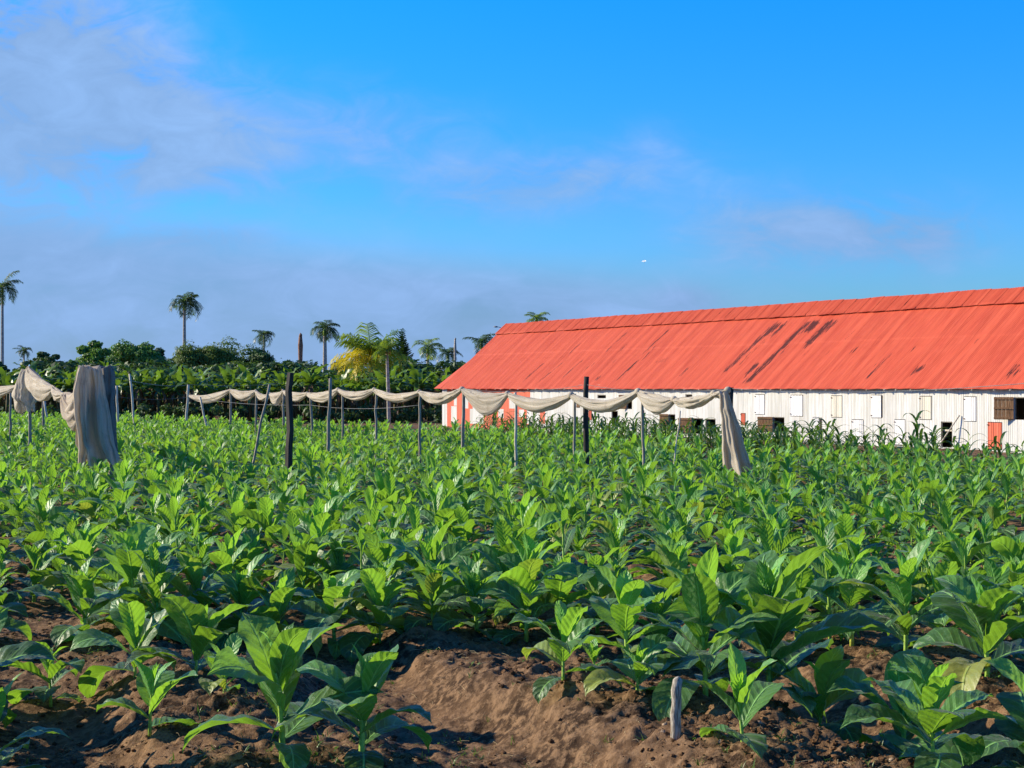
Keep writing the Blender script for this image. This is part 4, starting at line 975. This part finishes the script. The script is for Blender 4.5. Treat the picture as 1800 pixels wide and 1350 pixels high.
def palm(px, ycrown, ybase_hidden, d, size, trunk_r, label, seed, wind=.35, mats=('palm', 'palm_trunk'), nf=16, yellow=0, lean=0, cat='palm tree', name='palm_tree', rows=None, yellow_mat=False, ll=.55):
    g = np.random.default_rng(seed); top = at(px, ycrown, d); X = top[0]+lean; h = top[2]
    o = empty(name, (X, d*K, 0), 0, label, cat, 'palms on the skyline')
    tr = MB(); q = np.linspace(0, 1, 10); cx = -lean*q**1.4
    tube(tr, np.stack([cx, 0*q, -.2+(h+.2)*q], 1), trunk_r*(1.1-.35*q+.12*np.sin(q*pi)), 9)
    tr.build('trunk', M[mats[1]], o)
    cr = MB(); yl = MB(); tp = np.array([-lean, 0, h])
    if yellow == 0:
        cs = MB(); tube(cs, [tp-Z3*size*.30, tp-Z3*size*.05, tp+Z3*size*.12], [trunk_r*.85, trunk_r*1.0, trunk_r*.3], 8); cs.build('crownshaft', M['stem'], o)
    for k in range(nf):
        qq = k/(nf-1); az = k*2.4+g.normal(0, .2); el = 1.35-1.35*qq+g.normal(0, .1)
        # wind pushes the fronds towards +X
        azv = np.array([cos(az), sin(az)])+np.array([wind, 0]); az = math.atan2(azv[1], azv[0])
        dr = (.9+1.9*g.random()+(.5 if qq > .4 else 0))*(.55 if yellow else 1)
        m_ = yl if (yellow_mat and qq > .42) else cr
        frond(m_, tp, az, el, dr, size*g.uniform(.7, 1.2), 22, size*ll*.60, .2+.5*(1-qq)*g.random(), g.random(), wl=size*.030, hang=.7, g=g)
    if yellow_mat and yl.n:
        a = g.uniform(-.3, .3)
    cr.build('crown', M[mats[0]], o)
    if yl.n: y = yl.build('fronds', M['palm_yellow'], o); y['label'] = 'yellowed lower fronds'
    if yellow:
        co = MB()
        for k in range(9):
            v = tp+np.array([g.normal(0, size*.09), g.normal(0, size*.09)-.1, -size*.10+g.normal(0, size*.05)])
            ph = np.linspace(0, 2*pi, 8, endpoint=False); th = np.linspace(0, pi, 6)
            co.add([v+size*.055*np.array([sin(t)*cos(p), sin(t)*sin(p), 1.2*cos(t)]) for t in th for p in ph], grid_faces(6, 8, True))
        co.build('coconuts', M['wood_brown'], o)
    return o
palm(4, 508, 0, 105, 2.9, .20, 'tall royal palm cut by the left frame edge', 1, .5)
palm(324, 534, 0, 110, 3.0, .24, 'tall windswept royal palm above the broad dark tree', 2, .45, nf=20)
palm(42, 618, 0, 120, 1.6, .16, 'small far palm low on the skyline at the left', 3, .1)
palm(464, 590, 0, 120, 2.2, .16, 'small palm left of the bare brown trunk', 4, .15)
palm(571, 580, 0, 100, 2.6, .27, 'tall palm right of the bare brown trunk', 5, .35, nf=18)
palm(752, 612, 0, 100, 2.3, .20, 'palm between the conifer and the barn, the left one of the pair', 6, .3, mats=('palm_bright', 'palm_trunk'))
palm(787, 622, 0, 105, 2.1, .18, 'smaller dark palm close to the barn roof slope', 7, .3)
palm(846, 604, 0, 95, 2.3, .22, 'dark palm half hidden behind the sloping roof edge', 8, .45)
palm(943, 562, 0, 100, 2.0, .22, 'palm head showing just above the barn ridge', 9, .1, mats=('palm_bright', 'palm_trunk'))
palm(652, 628, 0, 49.5, 2.3, .12, 'large coconut palm with yellow lower fronds', 10, .0, mats=('palm_bright', 'palm_trunk'), nf=34, yellow=1, yellow_mat=True, ll=.8)
palm(680, 618, 0, 44, .95, .10, 'coconut palm with a thick pale trunk before the yellow-fronded one', 12, .0, mats=('palm_bright', 'palm_trunk'), nf=16, yellow=1, lean=.12, ll=.8)
def dead(px, ytop, d, r, material, label, lean=0):
    tp = at(px, ytop, d); o = empty('dead_palm', (tp[0]+lean, d*K, 0), 0, label, 'dead palm', 'bare palm trunks on the skyline')
    mb = MB(); q = np.linspace(0, 1, 9); tube(mb, np.stack([-lean*q, 0*q, -.2+(tp[2]+.2)*q], 1), r*np.array([1, .95, .9, .9, .9, .95, 1.05, 1.2, .8]), 9); mb.build('trunk', M[material], o)
    mb = MB(); tube(mb, [(-lean, 0, tp[2]-.02), (-lean+.05, 0, tp[2]+r*1.0), (-lean+.02, 0, tp[2]+r*1.8)], [r*.8, r*.7, r*.15], 8); mb.build('stump_tip', M[material], o)
dead(528, 592, 100, .28, 'palm_trunk_brown', 'bare brown dead palm trunk standing among the palms')
dead(800, 597, 95, .14, 'palm_trunk', 'thin bare grey trunk beside the barn roof')

def leafy(mb, g, centre, rad, n, size, age0=.3, flat=.75, shell=.55):
    """a clump: n small leaf faces spread through an uneven ball"""
    v = g.normal(0, 1, (n, 3)); v /= np.linalg.norm(v, axis=1)[:, None]
    lump = 1+.22*np.sin(v[:, 0]*5+centre[0])*np.sin(v[:, 1]*4+centre[1])+.18*np.sin(v[:, 2]*7+centre[2])
    rr = (shell+(1-shell)*g.random(n)**.5)*lump
    P_ = centre+v*rr[:, None]*rad*np.array([1, 1, flat])
    nrm = v+g.normal(0, .55, (n, 3)); nrm[:, 2] += .35; nrm /= np.linalg.norm(nrm, axis=1)[:, None]
    a = np.cross(nrm, g.normal(0, 1, (n, 3))); a /= np.linalg.norm(a, axis=1)[:, None]; b = np.cross(nrm, a)
    s = size*g.uniform(.6, 1.3, n)[:, None]
    V = np.stack([P_-a*s, P_-b*s*.55+nrm*s*.15, P_+a*s, P_+b*s*.55+nrm*s*.15], 1)
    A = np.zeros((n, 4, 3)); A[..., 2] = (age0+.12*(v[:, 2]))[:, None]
    mb.add(V.reshape(-1, 3), np.arange(n*4).reshape(-1, 4), None, A.reshape(-1, 3), np.repeat(g.random(n), 4))
def tree(x0, x1, ytop, ybot, d, material, label, seed, leafs=9000, blobs=26, size=.22, age=.3, open_=False):
    leafs = int(leafs*2.4); size *= .62; age += .12
    g = np.random.default_rng(seed); cx = (x0+x1)/2; hw = (x1-x0)/2/F*d; zt = at(0, ytop, d)[2]; zb = max(.8, at(0, ybot, d)[2]); X = (cx-900)/F*d
    o = empty('broadleaf_tree', (X, d*K, 0), 0, label, 'tree', 'trees beyond the field')
    mb = MB(); hz_ = (zt-zb)/2; zc = (zt+zb)/2
    tr = MB(); tube(tr, [(0, 0, -.2), (.1, 0, zb*.6), (0, 0, zc)], [hw*.09, hw*.065, hw*.04], 9)
    for k in range(blobs):
        u = g.normal(0, 1, 3); u /= np.linalg.norm(u); u[2] = abs(u[2])*1.0-.35*(g.random() < .4)
        f = g.uniform(.45, .80) if not open_ else g.uniform(.5, .95)
        c = np.array([u[0]*hw*f, u[1]*hw*f*.8, zc-hz_*.25+u[2]*hz_*f*1.15]); rad = min(hw, hz_*1.2)*g.uniform(.22, .42)*(1.0 if not open_ else .7)
        c[2] = min(c[2], zt-rad*.7)
        leafy(mb, g, c, rad*1.1, int(leafs/blobs), size, age+g.uniform(-.15, .15))
        if k % 3 == 0: tube(tr, [(0, 0, zb*.6+.3*(zc-zb)), (c[0]*.5, c[1]*.5, (zc+c[2])/2-.2), tuple(c)], [hw*.035, hw*.022, hw*.01], 6)
    leafy(mb, g, np.array([0, 0, zc-hz_*.1]), min(hw, hz_)*.62, int(leafs*.12), size*1.2, age-.1, shell=.2)
    tr.build('trunk', M['tree_trunk'], o); mb.build('crown', M[material], o); return o
TREES = [
 (182, 292, 592, 672, 78, 'tree', 'rounded bright-green tree left of the broad dark tree', 1, 12000, 34, .20, .55, False),
 (250, 300, 604, 676, 86, 'tree_dark', 'dark tree wedged between the bright-green tree and the broad one', 21, 6000, 20, .2, .3, False),
 (284, 440, 587, 672, 90, 'tree_olive', 'broad domed dark olive tree under the tall windswept palm', 2, 16000, 50, .20, .45, False),
 (112, 206, 598, 680, 68, 'tree', 'open ragged tree with tiered leaf clumps left of the rounded tree', 3, 7000, 30, .22, .45, True),
 (54, 112, 614, 665, 80, 'tree_dark', 'low dark tree left of the ragged tiered one', 4, 5000, 18, .22, .3, True),
 (-40, 12, 612, 672, 75, 'tree_dark', 'dark tree cut by the left frame edge', 5, 5000, 16, .22, .3, True),
 (410, 496, 606, 675, 96, 'tree_dark', 'dark tree below the small palm left of the bare brown trunk', 6, 8000, 26, .22, .5, False),
 (395, 470, 628, 680, 72, 'tree_olive', 'low olive-green tree before the dark one left of the bare trunk', 7, 6000, 22, .2, .6, False),
 (486, 572, 628, 680, 130, 'tree_dark', 'distant blackish tree mass behind the bare brown trunk', 8, 7000, 26, .3, .35, False),
 (580, 640, 627, 675, 125, 'tree_pale', 'faded grey-green tree left of the coconut palms', 9, 5000, 18, .3, .5, False),
 (722, 790, 640, 690, 78, 'tree_dark', 'dark bushy tree under the pair of palms near the barn', 10, 7000, 24, .2, .5, False),
 (770, 842, 634, 690, 74, 'tree_dark', 'dark bushy tree touching the barn roof edge', 11, 7000, 24, .2, .4, False),
 (640, 735, 655, 690, 76, 'tree', 'low green tree behind the coconut trunks', 13, 6000, 22, .2, .4, False),
 (1560, 1590, 521, 560, 70, 'tree_olive', 'tree top just showing above the barn ridge at the right', 14, 1500, 8, .2, .3, False),
]
for t_ in TREES: tree(*t_)
# conifer
def conifer():
    g = np.random.default_rng(8); d = 82; tp = at(707, 583, d); o = empty('conifer', (tp[0], d*K, 0), 0, 'pointed dark conifer right of the coconut palms', 'conifer')
    tr = MB(); H = tp[2]; tube(tr, [(0, 0, -.1), (0, 0, H*.5), (0, 0, H)], [.16, .10, .015], 7); tr.build('trunk', M['tree_trunk'], o)
    cr = MB(); nt_ = 32
    for k in range(nt_):
        z = H-.15-k*(H-1.2)/nt_; rr = .12+2.2*((H-z)/(H-1.2))**.9; nb = 6 if k < 6 else 8
        for j in range(nb):
            a = j/nb*6.28+k*.7+g.normal(0, .1); l = rr*g.uniform(.8, 1.15)
            frond(cr, np.array([0, 0, z]), a,   .25, -.35, l, 12, max(.22, .34*l), .2+.3*g.random(), g.random(), wl=.12, hang=-.1, g=g)
    cr.build('crown', M['tree_dark'], o)
conifer()

# banana plants
def banana_geo(rs, h):
    g = np.random.default_rng(rs); lv = MB(); st = MB(); dr = MB()
    tube(st, [(0, 0, -.1), (0, 0, h*.3), (g.normal(0, .04), 0, h*.62)], [.15, .12, .07], 8)
    for k in range(11):
        a = k*2.4+g.normal(0, .3); q = k/10; el = 1.45-1.0*q+g.normal(0, .1)
        nseg = 7; Ln = h*g.uniform(.42, .58); Wd = .36*g.uniform(.8, 1.1)
        add_leaf(lv, (0, 0, h*.58), a, el, g.uniform(.7, 1.9)+q*.7, Ln, Wd, 4, 10, fold=g.uniform(-.7, .4), wave=.05, age=.65-.4*q+g.normal(0, .12), rnd=g.random(), base_w=.25, seed=g.uniform(0, 9), twist=g.normal(0, .7))
    for k in range(5):
        a = g.uniform(0, 6.28); add_leaf(dr, (0, 0, h*.55), a, .2, 2.4, h*.42, .18, 2, 7, fold=.9, wave=.05, age=.5, rnd=g.random(), seed=k)
    return lv, st, dr
ban = [banana_geo(40+i, 3.1+.22*i) for i in range(6)]
M['dry_leaf'] = leaf_material('dry_banana_leaf', (.07, .04, .02), (.17, .10, .045), (.15, .08, .03), .15, veins=False, rough=.8)
banm = [(a.mesh('leaves', M['banana']), b.mesh('stem', M['banana_stem']), c.mesh('dead_leaves', M['dry_leaf'])) for a, b, c in ban]
bg_ = np.random.default_rng(3); nb = 0
def ban_label(px):
    return ('banana plant in the belt beyond the left-hand net' if px < 150 else 'banana plant in the belt between the hanging bundle and the pale post' if px < 330 else
            'banana plant in the belt between the pale post and the black post' if px < 508 else 'banana plant in the belt between the black post and the coconut trunk' if px < 682 else
            'banana plant in the belt between the coconut trunk and the barn')
for row in range(5):
    Y0 = 92+row*2.3
    for k in range(34):
        X = -36+k*1.22+bg_.normal(0, .25)+(row % 2)*.6; Y = Y0+bg_.normal(0, .35); px = 900+X/Y*FR
        if px < -40 or px > 812 or bg_.random() < .05: continue
        vi = int(bg_.integers(6)); nb += 1
        o = empty('banana_plant', (X, Y, 0), bg_.uniform(0, 6.28), ban_label(px), 'banana plant', 'banana plants along the far edge of the field'); s_ = bg_.uniform(.80, 1.05); o.scale = (s_, s_, s_*.93)
        for nm, me in zip(('leaves', 'stem', 'dead_leaves'), banm[vi]): link(bpy.data.objects.new(nm, me), o)
print('bananas', nb)
# undergrowth behind the bananas
ug = MB(); gg = np.random.default_rng(77)
for k in range(210):
    Y = gg.uniform(108, 122); X = gg.uniform(-44, -1)
    leafy(ug, gg, np.array([X, Y, gg.uniform(.8, 3.3)]), gg.uniform(.9, 1.5), 260, .22, .3)
for k in range(90):
    X = gg.uniform(-38, 1); Y = 90.2+gg.normal(0, .5)
    if (X-.0)/Y*FR+900 < 790: leafy(ug, gg, np.array([X, Y, gg.uniform(.15, .9)]), gg.uniform(.3, .6), 70, .14, .45)
tag(ug.build('undergrowth', M['tree_dark']), 'dark undergrowth around the foot of the banana belt', 'undergrowth', kind='stuff')

# ------------------------------------------------------------------ bird and street lamp
def bird():
    c = at(1133, 459, 60); o = empty('bird', tuple(c), 0, 'tiny white bird flying in the open sky above the barn', 'bird')
    mb = MB(); tube(mb, [(-.20, 0, 0), (-.12, 0, .01), (0, 0, .02), (.10, 0, .015), (.16, 0, .01), (.2, 0, 0)], [.01, .035, .05, .035, .02, .004], 8); mb.build('body', M['bird'], o)
    for s in (-1, 1):
        w = MB(); w.add([(-.07, s*.03, .02), (.07, s*.03, .02), (.05, s*.22, .10), (-.06, s*.22, .10), (-.07, s*.40, .07)], [(0, 1, 2, 3)], [(3, 2, 4)]); w.build('wing', M['bird'], o)
    o.rotation_euler = Vector((-.75, -.6, .28)).to_track_quat('Z', 'X').to_euler(); o.scale = (.7, .7, .7)
bird()
def lamp():
    d = 52; tp = at(884, 577, d); o = empty('street_lamp', (tp[0], d*K, 0), 0, 'street lamp whose arm pokes out past the end of the barn ridge', 'street lamp')
    mb = MB(); tube(mb, [(0, 0, 0), (0, 0, tp[2])], .06, 8); mb.build('pole', M['metal_grey'], o)
    mb = MB(); tube(mb, [(0, 0, tp[2]-.05), (-.2, 0, tp[2]+.06), (-.36, 0, tp[2]+.09)], .022, 6); mb.build('arm', M['metal_grey'], o)
    mb = MB(); tube(mb, [(-.34, 0, tp[2]+.09), (-.45, 0, tp[2]+.10), (-.62, 0, tp[2]+.10)], [.03, .06, .03], 8); mb.build('lamp_head', M['metal_grey'], o)
lamp()
